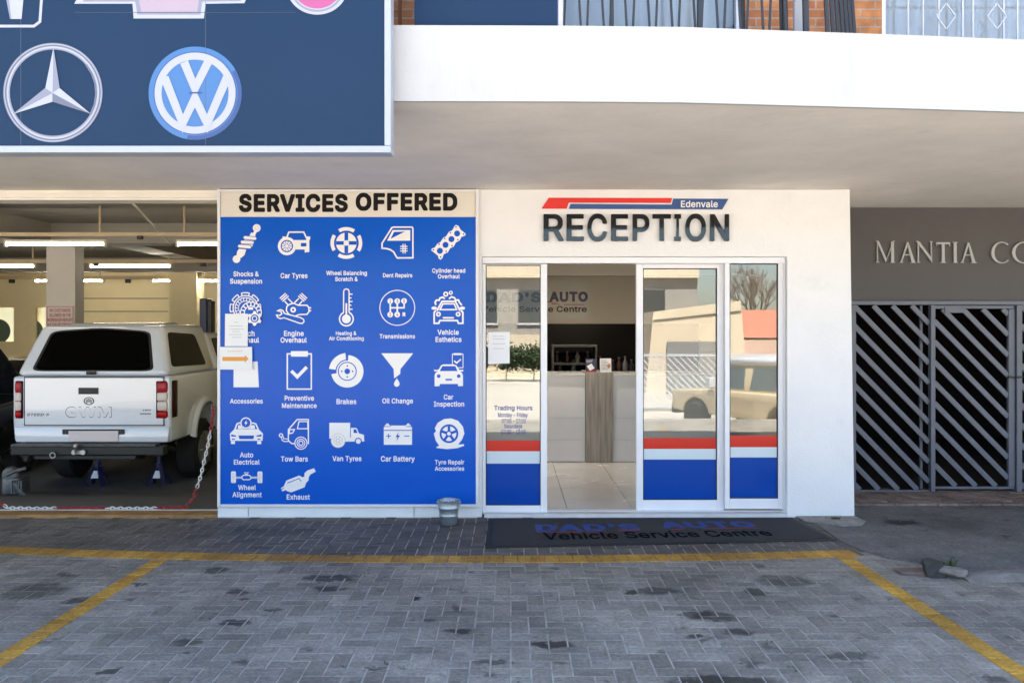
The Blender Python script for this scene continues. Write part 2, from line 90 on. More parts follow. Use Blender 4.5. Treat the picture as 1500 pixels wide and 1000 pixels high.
GLYPH = {"b":{" ":[188,[]],"&":[448,[[16,109,28,67,46,39,73,12,93,-2,137,-20,159,-24,231,-24,243,-22,289,-8,325,14,357,-18,445,-18,456,-7,456,9,392,85,392,89,410,121,420,151,426,191,426,231,415,242,341,242,330,231,330,201,326,181,321,172,248,261,251,266,261,272,299,306,320,329,336,359,342,383,342,425,336,449,320,477,289,508,277,516,265,522,235,530,165,530,155,528,135,522,111,508,74,469,64,449,58,427,58,369,66,341,74,325,108,277,75,252,54,231,32,203,18,169],[116,121,116,141,124,161,132,173,149,190,169,204,264,89,247,78,227,70,199,64,175,66,161,70,139,82,124,99],[156,389,156,407,164,425,173,434,193,442,211,442,227,436,236,427,242,415,244,403,234,377,225,366,189,338,184,339,164,369]]],"'":[206,[[52,479,54,477,60,311,71,300,135,300,146,311,154,515,143,526,63,526,52,515]]],"-":[453,[[96,181,107,170,345,170,356,181,356,251,345,262,107,262,96,251]]],"0":[453,[[30,213,32,211,32,189,38,149,54,95,70,63,84,43,129,0,155,-14,193,-24,273,-22,303,-12,321,-2,337,10,364,37,382,61,398,93,408,121,420,179,422,309,420,311,418,343,402,405,390,433,374,459,337,498,321,510,299,522,267,532,253,534,187,532,159,524,129,508,78,457,70,445,48,397,38,359,32,319],[128,219,128,289,130,291,132,321,148,379,166,411,187,430,221,442,249,438,269,428,290,407,308,371,320,327,324,279,326,277,326,231,324,229,320,181,308,137,288,99,267,80,233,68,211,70,193,76,177,86,160,107,146,135,134,177]]],"1":[453,[[58,-7,69,-18,399,-18,410,-7,410,61,399,72,294,73,294,515,283,526,189,526,81,448,68,435,68,351,79,340,95,340,183,406,194,411,194,73,69,72,58,61]]],"2":[453,[[46,-7,57,-18,397,-18,408,-7,408,63,397,74,192,75,298,185,342,235,378,285,396,329,398,339,398,403,390,433,370,467,335,502,317,514,283,528,251,534,199,534,167,528,141,518,115,502,76,463,68,451,52,413,48,389,48,355,59,344,135,344,146,355,148,385,154,401,164,417,177,428,193,436,217,442,231,442,249,438,265,432,281,422,292,409,298,395,302,365,294,335,264,289,46,55]]],"3":[453,[[26,115,30,93,38,71,58,41,77,22,107,0,133,-12,159,-20,181,-24,255,-24,293,-16,309,-10,341,8,376,41,392,63,400,79,410,113,410,135,412,137,410,177,400,211,382,241,347,276,329,288,303,300,279,306,269,306,264,309,390,453,390,515,379,526,63,526,52,515,52,445,63,434,250,433,140,309,140,241,151,230,229,228,259,220,275,212,294,195,306,173,310,157,310,133,298,101,285,88,257,74,229,68,209,68,179,74,151,88,142,97,132,115,128,139,117,150,37,150,26,139]]],"4":[453,[[22,97,33,86,263,86,264,-7,275,-18,351,-18,362,-7,362,85,421,86,432,97,432,169,421,180,362,181,362,325,351,336,275,336,264,325,263,180,140,181,324,491,328,499,328,515,317,526,239,526,226,513,22,167]]],"5":[453,[[42,111,50,79,60,59,74,39,99,14,115,2,141,-12,173,-22,185,-24,255,-24,295,-14,317,-4,337,10,372,45,386,65,398,89,406,115,408,153,410,155,408,199,402,227,380,273,364,293,333,322,291,344,255,352,205,352,183,348,159,338,158,355,162,373,166,425,169,434,373,434,384,445,384,515,373,526,89,526,78,515,68,421,66,419,66,403,64,401,64,385,62,383,62,367,58,349,58,333,56,331,56,315,54,313,54,297,52,295,52,279,50,277,50,245,61,234,111,230,113,228,137,228,151,240,167,248,193,256,231,258,247,254,265,246,279,236,294,217,306,189,310,155,302,123,290,101,269,82,253,74,227,68,213,68,195,72,167,86,150,105,140,137,129,148,53,148,42,137]]],"7":[453,[[44,445,55,434,294,433,80,11,80,-7,91,-18,173,-18,184,-7,406,437,410,441,410,515,399,526,55,526,44,515]]],":":[188,[[32,23,38,9,63,-16,79,-22,113,-22,131,-14,152,7,158,19,160,33,158,63,152,75,131,96,121,102,115,104,75,104,53,90,38,73,32,59],[32,299,40,281,61,260,75,254,117,254,129,260,156,289,158,295,158,337,152,351,127,374,111,380,79,380,61,372,38,349,32,333]]],"A":[480,[[-2,-7,9,-18,93,-18,104,-7,149,124,329,124,376,-7,387,-18,469,-18,480,-7,480,13,354,351,328,427,318,449,306,487,296,513,283,526,193,526,182,515,8,33,4,27,-2,9],[182,217,204,277,239,388,246,361,296,217]]],"B":[456,[[42,-7,53,-18,281,-18,283,-16,311,-14,345,-4,377,14,406,41,420,61,432,91,436,111,436,163,432,185,422,209,410,227,379,258,364,267,394,295,408,317,416,349,414,411,406,437,394,459,363,492,337,510,311,520,281,526,53,526,42,515],[144,75,145,212,265,212,299,200,311,192,324,177,336,147,336,127,326,103,315,92,299,84,267,76,239,76,237,74],[144,303,145,434,251,434,263,432,291,422,308,405,318,377,316,357,304,331,289,318,267,308,251,304,231,304,229,302]]],"C":[510,[[22,219,32,157,42,127,62,87,84,57,115,26,139,8,179,-12,229,-24,305,-24,335,-18,365,-8,395,8,421,28,458,69,478,105,486,127,490,143,490,167,479,178,401,178,390,167,382,141,364,111,337,90,303,76,285,72,251,72,231,76,205,86,185,98,168,113,150,139,132,179,122,227,122,281,130,323,150,371,162,389,179,406,217,428,245,436,257,438,291,436,323,426,345,414,372,387,384,363,390,341,401,330,479,330,490,341,490,365,482,393,464,431,448,453,407,492,387,506,367,516,331,528,295,534,221,532,177,520,151,508,117,484,84,451,62,421,42,381,26,323,24,291,22,289]]],"D":[502,[[42,-7,53,-18,253,-18,295,-12,329,-2,369,18,397,40,418,61,438,87,460,129,476,187,478,219,480,221,480,289,478,291,476,323,460,381,442,417,422,445,393,474,369,492,329,512,303,520,269,526,53,526,42,515],[144,75,144,433,235,434,261,430,289,422,325,402,344,383,362,353,374,317,380,283,380,227,374,193,362,157,350,135,327,110,289,88,263,80,239,76]]],"E":[419,[[42,-7,53,-18,383,-18,394,-7,394,63,383,74,144,75,145,210,363,210,374,221,374,293,363,304,145,304,144,433,379,434,390,445,390,515,379,526,53,526,42,515]]],"F":[410,[[42,-7,53,-18,133,-18,144,-7,145,202,353,202,364,213,364,285,353,296,145,296,144,433,377,434,388,445,388,515,377,526,53,526,42,515]]],"G":[520,[[22,219,32,157,42,127,56,97,82,59,119,22,135,10,179,-12,229,-24,307,-24,331,-20,363,-10,385,0,417,22,458,65,480,103,490,133,496,169,496,263,485,274,277,274,266,263,266,191,277,180,393,180,394,171,380,133,364,109,349,96,319,80,297,74,251,72,215,82,191,94,175,106,156,129,138,163,128,193,122,227,122,281,130,323,140,351,162,389,181,408,193,416,217,428,243,436,257,438,287,436,321,426,345,412,370,385,386,355,390,341,401,330,481,330,492,341,492,361,482,395,466,427,452,447,411,488,385,506,361,518,331,528,295,534,219,532,175,520,143,504,123,490,92,461,60,419,40,377,28,335,24,291,22,289]]],"H":[517,[[42,-7,53,-18,133,-18,144,-7,145,214,373,214,374,-7,385,-18,465,-18,476,-7,476,515,465,526,385,526,374,515,373,306,145,306,144,515,133,526,53,526,42,515]]],"I":[300,[[14,-7,25,-18,277,-18,288,-7,288,63,277,74,202,75,202,433,277,434,288,445,288,515,277,526,25,526,14,515,14,445,25,434,100,433,100,75,25,74,14,63]]],"K":[467,[[42,-7,53,-18,133,-18,144,-7,144,161,195,214,344,5,365,-18,455,-18,466,-7,466,9,460,19,268,285,268,289,464,499,464,515,453,526,355,526,143,296,144,515,133,526,53,526,42,515]]],"L":[393,[[42,-7,53,-18,369,-18,380,-7,380,63,369,74,144,75,144,515,133,526,53,526,42,515]]],"M":[628,[[42,-7,53,-18,129,-18,140,-7,141,314,152,281,266,-5,279,-18,349,-18,362,-5,485,314,486,-7,497,-18,575,-18,586,-7,586,515,575,526,469,526,456,513,340,213,315,138,296,195,284,221,282,231,270,257,268,267,256,293,172,513,159,526,53,526,42,515]]],"N":[523,[[42,-7,53,-18,133,-18,144,-7,143,350,180,287,368,-7,379,-18,471,-18,482,-7,482,515,471,526,393,526,382,515,381,160,156,515,145,526,53,526,42,515]]],"O":[533,[[22,219,32,157,42,127,60,91,86,55,133,12,179,-12,229,-24,305,-24,343,-16,385,2,421,28,448,55,462,73,490,123,504,169,510,207,510,301,500,355,490,385,474,417,456,443,417,484,383,508,339,526,295,534,239,534,195,526,151,508,117,484,86,453,60,417,42,381,26,323,24,291,22,289],[122,227,124,295,130,323,140,351,164,391,181,408,203,422,235,434,257,438,277,438,305,432,341,416,357,404,368,393,388,363,402,329,410,291,412,237,410,235,408,205,398,169,378,129,359,106,339,92,309,78,293,74,251,72,219,80,191,94,166,115,148,141,130,185]]],"P":[445,[[42,-7,53,-18,133,-18,144,-7,145,168,267,168,311,176,343,190,363,204,394,235,404,249,418,279,426,313,426,383,424,393,412,431,398,455,373,482,353,498,313,518,275,526,53,526,42,515],[144,261,145,434,245,434,259,432,289,422,306,409,314,397,322,377,326,357,326,339,318,307,308,289,299,280,273,266,243,260]]],"R":[449,[[42,-7,53,-18,133,-18,144,-7,145,180,233,180,242,167,326,7,334,-7,345,-18,435,-18,446,-7,446,9,442,17,342,197,345,202,355,206,371,218,394,241,412,269,420,289,426,317,426,387,418,421,402,453,365,492,341,508,309,520,277,526,53,526,42,515],[144,273,145,434,245,434,259,432,277,428,295,420,312,405,324,377,326,337,316,307,303,292,285,282,255,274,227,274,225,272]]],"S":[447,[[20,119,24,99,34,71,52,43,83,12,97,2,125,-12,149,-20,183,-26,265,-26,289,-22,311,-16,339,-4,369,16,394,41,408,61,418,81,426,115,424,177,418,197,400,225,365,258,321,282,257,302,221,310,163,332,142,349,134,367,136,391,144,407,159,422,173,430,197,438,241,440,271,432,299,416,312,399,318,381,318,371,329,360,407,360,418,371,416,413,400,451,367,488,347,504,317,520,273,532,197,534,155,526,137,520,95,496,60,461,42,429,34,397,36,337,44,313,58,291,93,258,141,232,287,188,311,174,318,167,326,151,328,141,324,121,314,103,295,86,269,74,243,68,205,68,169,78,145,92,138,99,128,117,122,143,111,154,31,154,20,143]]],"T":[449,[[14,445,25,434,176,433,176,-7,187,-18,265,-18,276,-7,276,433,425,434,436,445,436,515,425,526,25,526,14,515]]],"U":[517,[[42,145,52,101,62,79,78,55,121,12,139,0,165,-12,191,-20,229,-26,307,-24,353,-12,371,-4,401,16,438,53,450,69,464,97,474,137,474,163,476,165,476,515,465,526,387,526,376,515,376,187,374,185,372,153,360,121,352,109,331,90,307,78,285,72,247,70,211,78,181,94,166,109,156,125,144,159,142,171,142,515,131,526,53,526,42,515]]],"V":[480,[[-2,499,146,103,184,-5,197,-18,285,-18,298,-5,302,11,474,479,480,497,480,515,469,526,387,526,376,515,274,217,270,211,241,120,212,211,208,217,104,513,91,526,9,526,-2,515]]],"W":[686,[[-2,499,136,-7,147,-18,237,-18,248,-7,343,344,436,-7,447,-18,537,-18,548,-7,688,499,688,515,677,526,595,526,584,515,493,156,490,159,476,223,462,269,400,513,387,526,299,526,286,513,280,483,276,475,268,437,264,429,193,154,102,513,89,526,9,526,-2,515]]],"X":[474,[[0,-7,11,-18,99,-18,112,-5,184,97,237,178,280,111,354,5,375,-18,463,-18,474,-7,474,9,300,261,300,265,308,277,462,497,462,515,451,526,365,526,354,515,284,415,239,344,236,345,224,367,142,489,124,515,113,526,23,526,12,515,12,499,162,283,176,259,0,9]]],"Y":[472,[[0,497,186,199,186,-7,197,-18,275,-18,286,-7,286,201,470,495,472,515,461,526,373,526,356,507,237,308,234,309,216,343,116,507,99,526,11,526,0,515]]],"a":[389,[[12,85,20,53,38,25,61,2,75,-8,109,-22,127,-26,193,-26,223,-18,239,-10,259,6,260,-7,271,-18,345,-18,356,-7,356,259,354,261,352,299,346,317,330,345,301,374,289,382,255,396,223,402,167,402,141,398,109,388,75,368,42,335,24,303,24,283,35,272,89,256,107,256,120,269,130,287,147,300,181,312,209,312,225,308,246,295,256,273,258,257,253,250,239,246,165,238,103,226,87,220,55,202,30,177,20,161,12,131],[110,101,116,125,133,138,179,150,207,152,258,161,258,135,246,101,229,82,207,70,185,64,149,66,125,76,116,85]]],"b":[424,[[36,-7,47,-18,119,-18,130,-7,131,12,159,-12,191,-24,255,-26,291,-18,309,-10,333,6,370,45,382,63,394,89,406,139,408,221,406,223,404,251,392,293,368,335,321,380,297,392,255,402,201,402,179,398,157,388,133,368,132,515,121,526,47,526,36,515],[132,165,132,213,136,235,144,259,163,290,189,306,213,312,227,312,239,310,263,300,284,281,298,255,306,229,310,203,310,175,306,149,298,123,284,97,267,80,253,72,233,66,207,66,183,74,173,80,156,97,144,119]]],"c":[396,[[16,157,24,111,44,65,70,31,111,-4,149,-20,179,-26,237,-26,261,-22,285,-14,319,6,356,43,376,77,380,89,380,109,367,122,319,134,297,134,284,121,272,93,261,82,243,72,225,66,201,64,167,74,157,80,142,95,126,123,120,141,114,175,114,199,122,241,128,257,142,281,157,296,171,304,189,310,201,312,225,310,245,304,259,296,270,285,282,265,284,255,295,244,313,244,369,258,380,269,380,287,376,299,358,331,325,366,305,380,279,392,235,402,179,402,131,390,97,370,64,339,46,315,30,283,18,237]]],"d":[424,[[16,157,26,103,46,57,60,37,91,6,129,-16,169,-26,235,-24,265,-12,295,12,296,-7,307,-18,379,-18,390,-7,390,515,379,526,305,526,294,515,293,366,277,382,261,392,245,398,223,402,169,402,147,398,119,388,91,370,54,331,28,281,20,251,18,223,16,221],[114,175,116,219,126,255,142,283,159,298,187,310,199,312,223,310,253,296,264,287,274,273,282,257,292,219,292,205,294,203,292,159,282,123,272,103,264,91,249,78,217,66,191,66,167,74,157,80,142,95,132,111,120,143]]],"e":[404,[[16,155,24,111,30,93,46,61,62,39,89,12,111,-4,149,-20,183,-26,241,-26,267,-22,293,-14,315,-2,339,16,368,49,384,83,384,99,373,110,365,110,321,122,299,122,286,109,278,93,259,76,231,66,203,64,177,70,151,84,130,109,122,127,118,149,379,150,390,161,390,201,388,203,386,251,374,295,362,319,342,345,307,376,281,390,233,402,177,402,135,392,121,386,93,368,58,333,42,309,30,283,20,247,16,219],[118,239,130,269,149,292,173,306,197,312,213,312,231,308,261,292,276,271,286,245,285,238]]],"f":[254,[[-12,319,-1,308,64,307,64,-7,75,-18,149,-18,160,-7,160,307,235,308,246,319,246,385,235,396,161,396,160,425,168,447,181,454,197,456,217,450,235,450,246,461,254,493,262,513,262,529,251,540,229,546,165,548,133,540,111,528,78,495,70,481,64,461,64,397,-1,396,-12,385]]],"g":[425,[[16,159,22,121,28,101,50,59,85,22,125,-2,161,-12,231,-12,253,-6,269,2,294,21,292,-19,288,-35,280,-51,265,-64,225,-78,179,-76,165,-72,143,-60,109,-24,91,-24,47,-48,34,-61,34,-81,56,-111,91,-142,119,-156,167,-168,247,-168,277,-162,317,-146,337,-132,368,-99,382,-73,390,-37,390,385,379,396,307,396,296,385,295,366,271,386,245,398,225,402,171,402,141,396,105,380,91,370,62,341,46,319,32,291,22,261,16,223],[114,181,116,219,124,249,142,283,161,300,179,308,199,312,223,310,257,294,268,283,278,267,286,247,294,207,292,163,288,145,276,115,268,103,249,88,219,78,191,78,171,84,149,96,142,103,128,127,118,155]]],"h":[410,[[36,-7,47,-18,121,-18,132,-7,132,235,134,249,146,279,157,292,173,302,197,310,223,310,249,300,260,291,274,263,278,243,278,-7,289,-18,365,-18,376,-7,376,247,374,249,372,293,360,329,340,357,315,380,289,394,267,400,203,402,181,398,149,384,133,370,132,515,121,526,47,526,36,515]]],"i":[167,[[36,-7,47,-18,121,-18,132,-7,132,385,121,396,47,396,36,385],[24,463,28,455,51,432,63,426,105,426,117,432,138,453,144,467,144,499,138,513,115,536,101,542,67,542,45,530,28,511,24,503]]],"k":[381,[[36,-7,47,-18,121,-18,132,-7,132,131,151,150,268,1,287,-18,379,-18,390,-7,390,9,226,215,376,369,376,385,365,396,275,396,133,250,132,515,121,526,47,526,36,515]]],"l":[189,[[36,53,42,33,50,19,77,-8,89,-14,115,-20,169,-20,189,-16,200,-5,200,11,188,61,177,72,153,72,151,70,137,72,132,89,132,515,121,526,47,526,36,515]]],"m":[610,[[36,-7,47,-18,121,-18,132,-7,132,245,134,257,142,279,155,296,185,310,205,312,221,308,237,300,246,291,256,263,256,-7,267,-18,343,-18,354,-7,354,257,364,285,375,298,401,310,425,312,459,300,472,283,478,261,478,-7,489,-18,565,-18,576,-7,576,263,574,265,574,291,568,317,550,351,513,386,493,396,461,404,413,404,379,396,349,380,319,352,306,369,285,388,267,398,243,404,197,404,177,400,155,390,133,372,130,373,130,385,119,396,47,396,36,385]]],"n":[410,[[36,-7,47,-18,121,-18,132,-7,132,235,134,249,146,279,157,292,173,302,197,310,223,310,249,300,260,291,274,263,278,243,278,-7,289,-18,365,-18,376,-7,376,247,374,249,372,293,364,319,354,339,315,380,289,394,253,402,203,402,181,398,149,384,131,368,130,385,119,396,47,396,36,385]]],"o":[415,[[16,157,24,111,44,65,70,31,105,0,131,-14,179,-26,235,-26,267,-20,305,-4,335,20,364,53,386,95,396,133,398,177,400,179,398,229,390,269,378,299,360,329,329,362,305,380,267,396,235,402,179,402,149,396,131,390,97,370,64,339,46,315,30,283,20,249,18,221,16,219],[114,175,116,215,128,257,142,281,157,296,167,302,201,312,215,312,233,308,263,292,280,271,288,255,298,221,300,167,292,131,280,105,272,93,255,78,233,68,215,64,201,64,171,72,157,80,142,95,126,123,118,149]]],"p":[424,[[36,-151,47,-162,121,-162,132,-151,133,10,157,-10,183,-22,203,-26,269,-24,301,-14,333,6,364,37,382,63,398,101,406,139,408,221,406,223,404,251,392,293,380,317,368,335,321,380,297,392,255,402,201,402,179,398,157,388,131,366,130,385,119,396,47,396,36,385],[132,165,132,213,136,235,144,259,163,290,189,306,213,312,227,312,239,310,263,300,284,281,298,255,306,229,310,203,310,175,306,149,298,123,284,97,267,80,253,72,233,66,207,66,183,74,173,80,156,97,144,119]]],"r":[259,[[36,-7,47,-18,121,-18,132,-7,132,243,134,253,148,283,161,294,177,302,201,308,229,304,251,304,262,315,262,391,251,402,185,402,175,400,151,390,131,374,130,385,119,396,47,396,36,385]]],"s":[365,[[18,83,26,57,44,29,75,0,111,-18,153,-26,227,-24,265,-14,299,6,332,41,344,63,348,79,348,97,350,99,348,135,336,165,305,198,279,214,245,226,173,242,145,252,134,259,128,271,128,281,134,295,155,308,175,314,201,314,231,302,246,281,248,273,261,260,283,260,327,270,342,283,342,301,330,329,318,347,293,372,279,382,247,396,215,402,159,402,133,398,105,388,73,368,52,347,42,333,34,317,30,301,30,245,36,225,44,211,75,180,87,172,123,156,223,132,244,119,250,103,242,85,219,70,197,64,167,64,151,68,131,78,124,85,114,105,114,111,101,124,79,124,29,112,18,101]]],"t":[227,[[-12,319,-1,308,48,307,48,63,54,41,66,21,89,-2,101,-10,129,-20,199,-22,219,-16,230,-5,230,19,220,61,209,72,189,72,177,68,159,70,153,72,146,83,144,93,144,307,211,308,222,319,222,385,211,396,144,397,144,477,133,488,59,488,48,477,48,397,-1,396,-12,385]]],"u":[410,[[36,99,44,65,64,29,97,-2,125,-16,149,-22,215,-22,247,-12,265,-2,279,10,280,-7,291,-18,365,-18,376,-7,376,385,365,396,289,396,278,385,278,145,274,125,260,95,249,84,235,76,217,70,193,68,159,80,146,93,134,123,132,135,132,385,121,396,47,396,36,385]]],"v":[389,[[0,367,144,-7,155,-18,233,-18,246,-5,274,73,386,361,388,385,377,396,297,396,286,385,212,177,208,171,195,128,104,383,91,396,11,396,0,385]]],"w":[567,[[6,365,60,193,114,9,120,-7,131,-18,207,-18,218,-7,283,224,286,223,288,217,302,157,350,-7,361,-18,437,-18,448,-7,562,365,562,385,551,396,473,396,460,383,454,355,410,203,400,159,397,156,336,383,323,396,245,396,232,383,206,283,188,225,171,154,164,171,162,185,106,385,95,396,17,396,6,385]]],"x":[379,[[4,-7,15,-18,99,-18,112,-5,168,79,189,116,268,-7,279,-18,365,-18,376,-7,376,9,248,191,368,367,368,385,357,396,273,396,262,385,210,307,191,272,128,373,109,396,23,396,12,385,12,369,132,195,6,13]]],"y":[389,[[0,367,142,1,126,-47,113,-64,95,-72,79,-68,53,-68,42,-79,30,-125,30,-147,41,-158,59,-162,123,-162,139,-158,173,-138,196,-115,220,-73,386,361,388,385,377,396,297,396,286,385,212,177,208,171,195,128,104,383,91,396,11,396,0,385]]]},"k":{"'":[206,[[26,469,28,467,34,301,61,274,145,274,172,301,178,467,180,469,180,525,153,552,53,552,26,525]]],"A":[480,[[-28,-17,-1,-44,103,-44,130,-17,160,73,171,98,309,98,350,-17,377,-44,479,-44,506,-17,506,23,380,361,354,437,344,459,332,497,322,523,293,552,183,552,156,525,-18,43,-22,37,-28,19],[220,243,239,296,258,243]]],"C":[510,[[-4,209,6,147,16,117,36,77,58,47,105,0,129,-18,169,-38,219,-50,315,-50,345,-44,375,-34,405,-18,431,2,470,41,484,59,504,95,512,117,516,133,516,177,489,204,391,204,364,177,356,151,344,129,327,116,311,108,275,98,249,100,229,106,201,120,188,131,176,149,160,183,148,237,148,271,156,313,166,341,189,380,227,402,267,412,303,404,335,388,346,377,358,353,364,331,391,304,489,304,516,331,516,375,508,403,490,441,474,463,427,510,397,532,377,542,341,554,305,560,229,560,201,556,167,546,141,534,107,510,58,461,36,431,16,391,0,333,-2,301,-4,299]]],"D":[502,[[16,-17,43,-44,263,-44,265,-42,295,-40,339,-28,379,-8,407,14,444,51,460,71,486,119,502,177,504,209,506,211,506,299,504,301,502,333,486,391,468,427,448,455,403,500,385,514,339,538,313,546,279,552,43,552,16,525],[170,101,170,407,225,408,251,404,279,396,303,384,318,373,336,343,348,307,354,273,354,237,348,203,340,177,330,155,318,137,303,126,279,114,253,106,229,102]]],"E":[419,[[16,-17,43,-44,393,-44,420,-17,420,73,393,100,170,101,171,184,373,184,400,211,400,303,373,330,170,331,171,408,389,408,416,435,416,525,389,552,43,552,16,525]]],"F":[410,[[16,-17,43,-44,143,-44,170,-17,171,176,363,176,390,203,390,295,363,322,170,323,171,408,387,408,414,435,414,525,387,552,43,552,16,525]]],"I":[300,[[-12,-17,15,-44,287,-44,314,-17,314,73,287,100,228,101,228,407,287,408,314,435,314,525,287,552,15,552,-12,525,-12,435,15,408,74,407,74,101,15,100,-12,73]]],"O":[533,[[-4,209,6,147,16,117,34,81,60,45,103,2,123,-14,169,-38,219,-50,315,-50,353,-42,395,-24,431,2,482,55,500,81,516,113,530,159,536,197,536,311,526,365,516,395,500,427,482,453,427,510,393,534,349,552,305,560,229,560,185,552,141,534,107,510,60,463,34,427,16,391,0,333,-2,301,-4,299],[148,237,150,285,156,313,166,341,190,381,213,396,245,408,267,412,295,406,307,402,339,384,348,375,362,353,374,325,382,293,384,265,386,263,384,227,378,197,358,149,346,131,329,118,299,104,273,98,261,98,229,106,201,120,186,133,166,167,156,195]]],"R":[449,[[16,-17,43,-44,143,-44,170,-17,171,154,218,153,308,-17,335,-44,445,-44,472,-17,472,19,378,189,420,231,436,255,446,279,452,307,452,397,450,409,440,441,428,463,375,518,361,528,319,546,287,552,43,552,16,525],[170,299,171,408,249,406,267,402,288,391,298,367,300,347,296,331,287,314,275,308,245,300]]],"S":[447,[[-6,109,-2,89,8,61,26,33,81,-20,115,-38,139,-46,173,-52,275,-52,289,-50,315,-44,341,-34,379,-10,426,39,434,51,448,83,452,105,452,175,448,195,438,219,426,235,383,278,359,294,331,308,267,328,231,336,185,352,166,363,162,371,162,381,168,393,183,404,207,412,231,414,261,406,277,398,286,389,292,371,292,361,319,334,417,334,444,361,444,413,436,441,426,461,412,479,377,514,357,530,327,546,283,558,269,558,267,560,171,558,127,546,85,522,34,471,26,459,12,427,8,407,8,339,12,319,20,299,32,281,75,238,99,222,153,198,223,180,277,162,289,156,296,149,300,137,292,119,285,112,259,100,233,94,215,94,179,104,161,114,154,127,148,153,121,180,21,180,-6,153]]],"T":[449,[[-12,435,15,408,150,407,150,-17,177,-44,275,-44,302,-17,302,407,435,408,462,435,462,525,435,552,15,552,-12,525]]],"U":[517,[[16,135,22,103,30,81,42,59,60,35,111,-14,129,-26,155,-38,181,-46,219,-52,299,-52,337,-46,363,-38,381,-30,411,-10,464,43,476,59,490,87,498,115,500,153,502,155,502,525,475,552,377,552,350,525,350,197,348,195,346,163,334,131,321,116,291,102,257,96,227,102,197,116,182,135,170,169,168,181,168,525,141,552,43,552,16,525]]],"V":[480,[[-28,489,120,93,158,-15,187,-44,295,-44,324,-15,328,1,500,469,506,487,506,525,479,552,377,552,350,525,241,210,130,523,101,552,-1,552,-28,525]]]}}   # letter outlines in two weights: advance width, then loops of points
_tx = {}
def text_geo(s, off=0., shear=0., space=1.):
    k = (s, off, shear, space)
    if k in _tx: return _tx[k]
    c = bpy.data.curves.new('txt', 'CURVE'); c.dimensions = '2D'; c.fill_mode = 'BOTH'; c.extrude = .01
    x = 0.; wt = 'k' if off >= .03 and all(ch in GLYPH['k'] for ch in s) else 'b'
    for ch in s:
        adv, loops = GLYPH[wt][ch]
        for lp in loops:
            sp = c.splines.new('POLY'); sp.points.add(len(lp)//2-1); sp.use_cyclic_u = True
            for i, v in enumerate(sp.points): v.co = (x+(lp[2*i]+shear*lp[2*i+1])/1000, lp[2*i+1]/1000, 0, 1)
        x += adv/1000*space+(.055 if wt == 'k' else .018)
    o = bpy.data.objects.new('txt', c); COL.objects.link(o)
    dg = bpy.context.evaluated_depsgraph_get(); dg.update()
    me = bpy.data.meshes.new_from_object(o.evaluated_get(dg))
    vs = [v.co.copy() for v in me.vertices]
    fr = [list(p.vertices) for p in me.polygons if all(vs[i].z > .005 for i in p.vertices)]
    al = [list(p.vertices) for p in me.polygons]
    bpy.data.meshes.remove(me); bpy.data.objects.remove(o); bpy.data.curves.remove(c)
    xs = [v.x for v in vs]; ys = [v.y for v in vs]
    _tx[k] = (vs, fr, al, min(xs), max(xs), min(ys), max(ys)); return _tx[k]

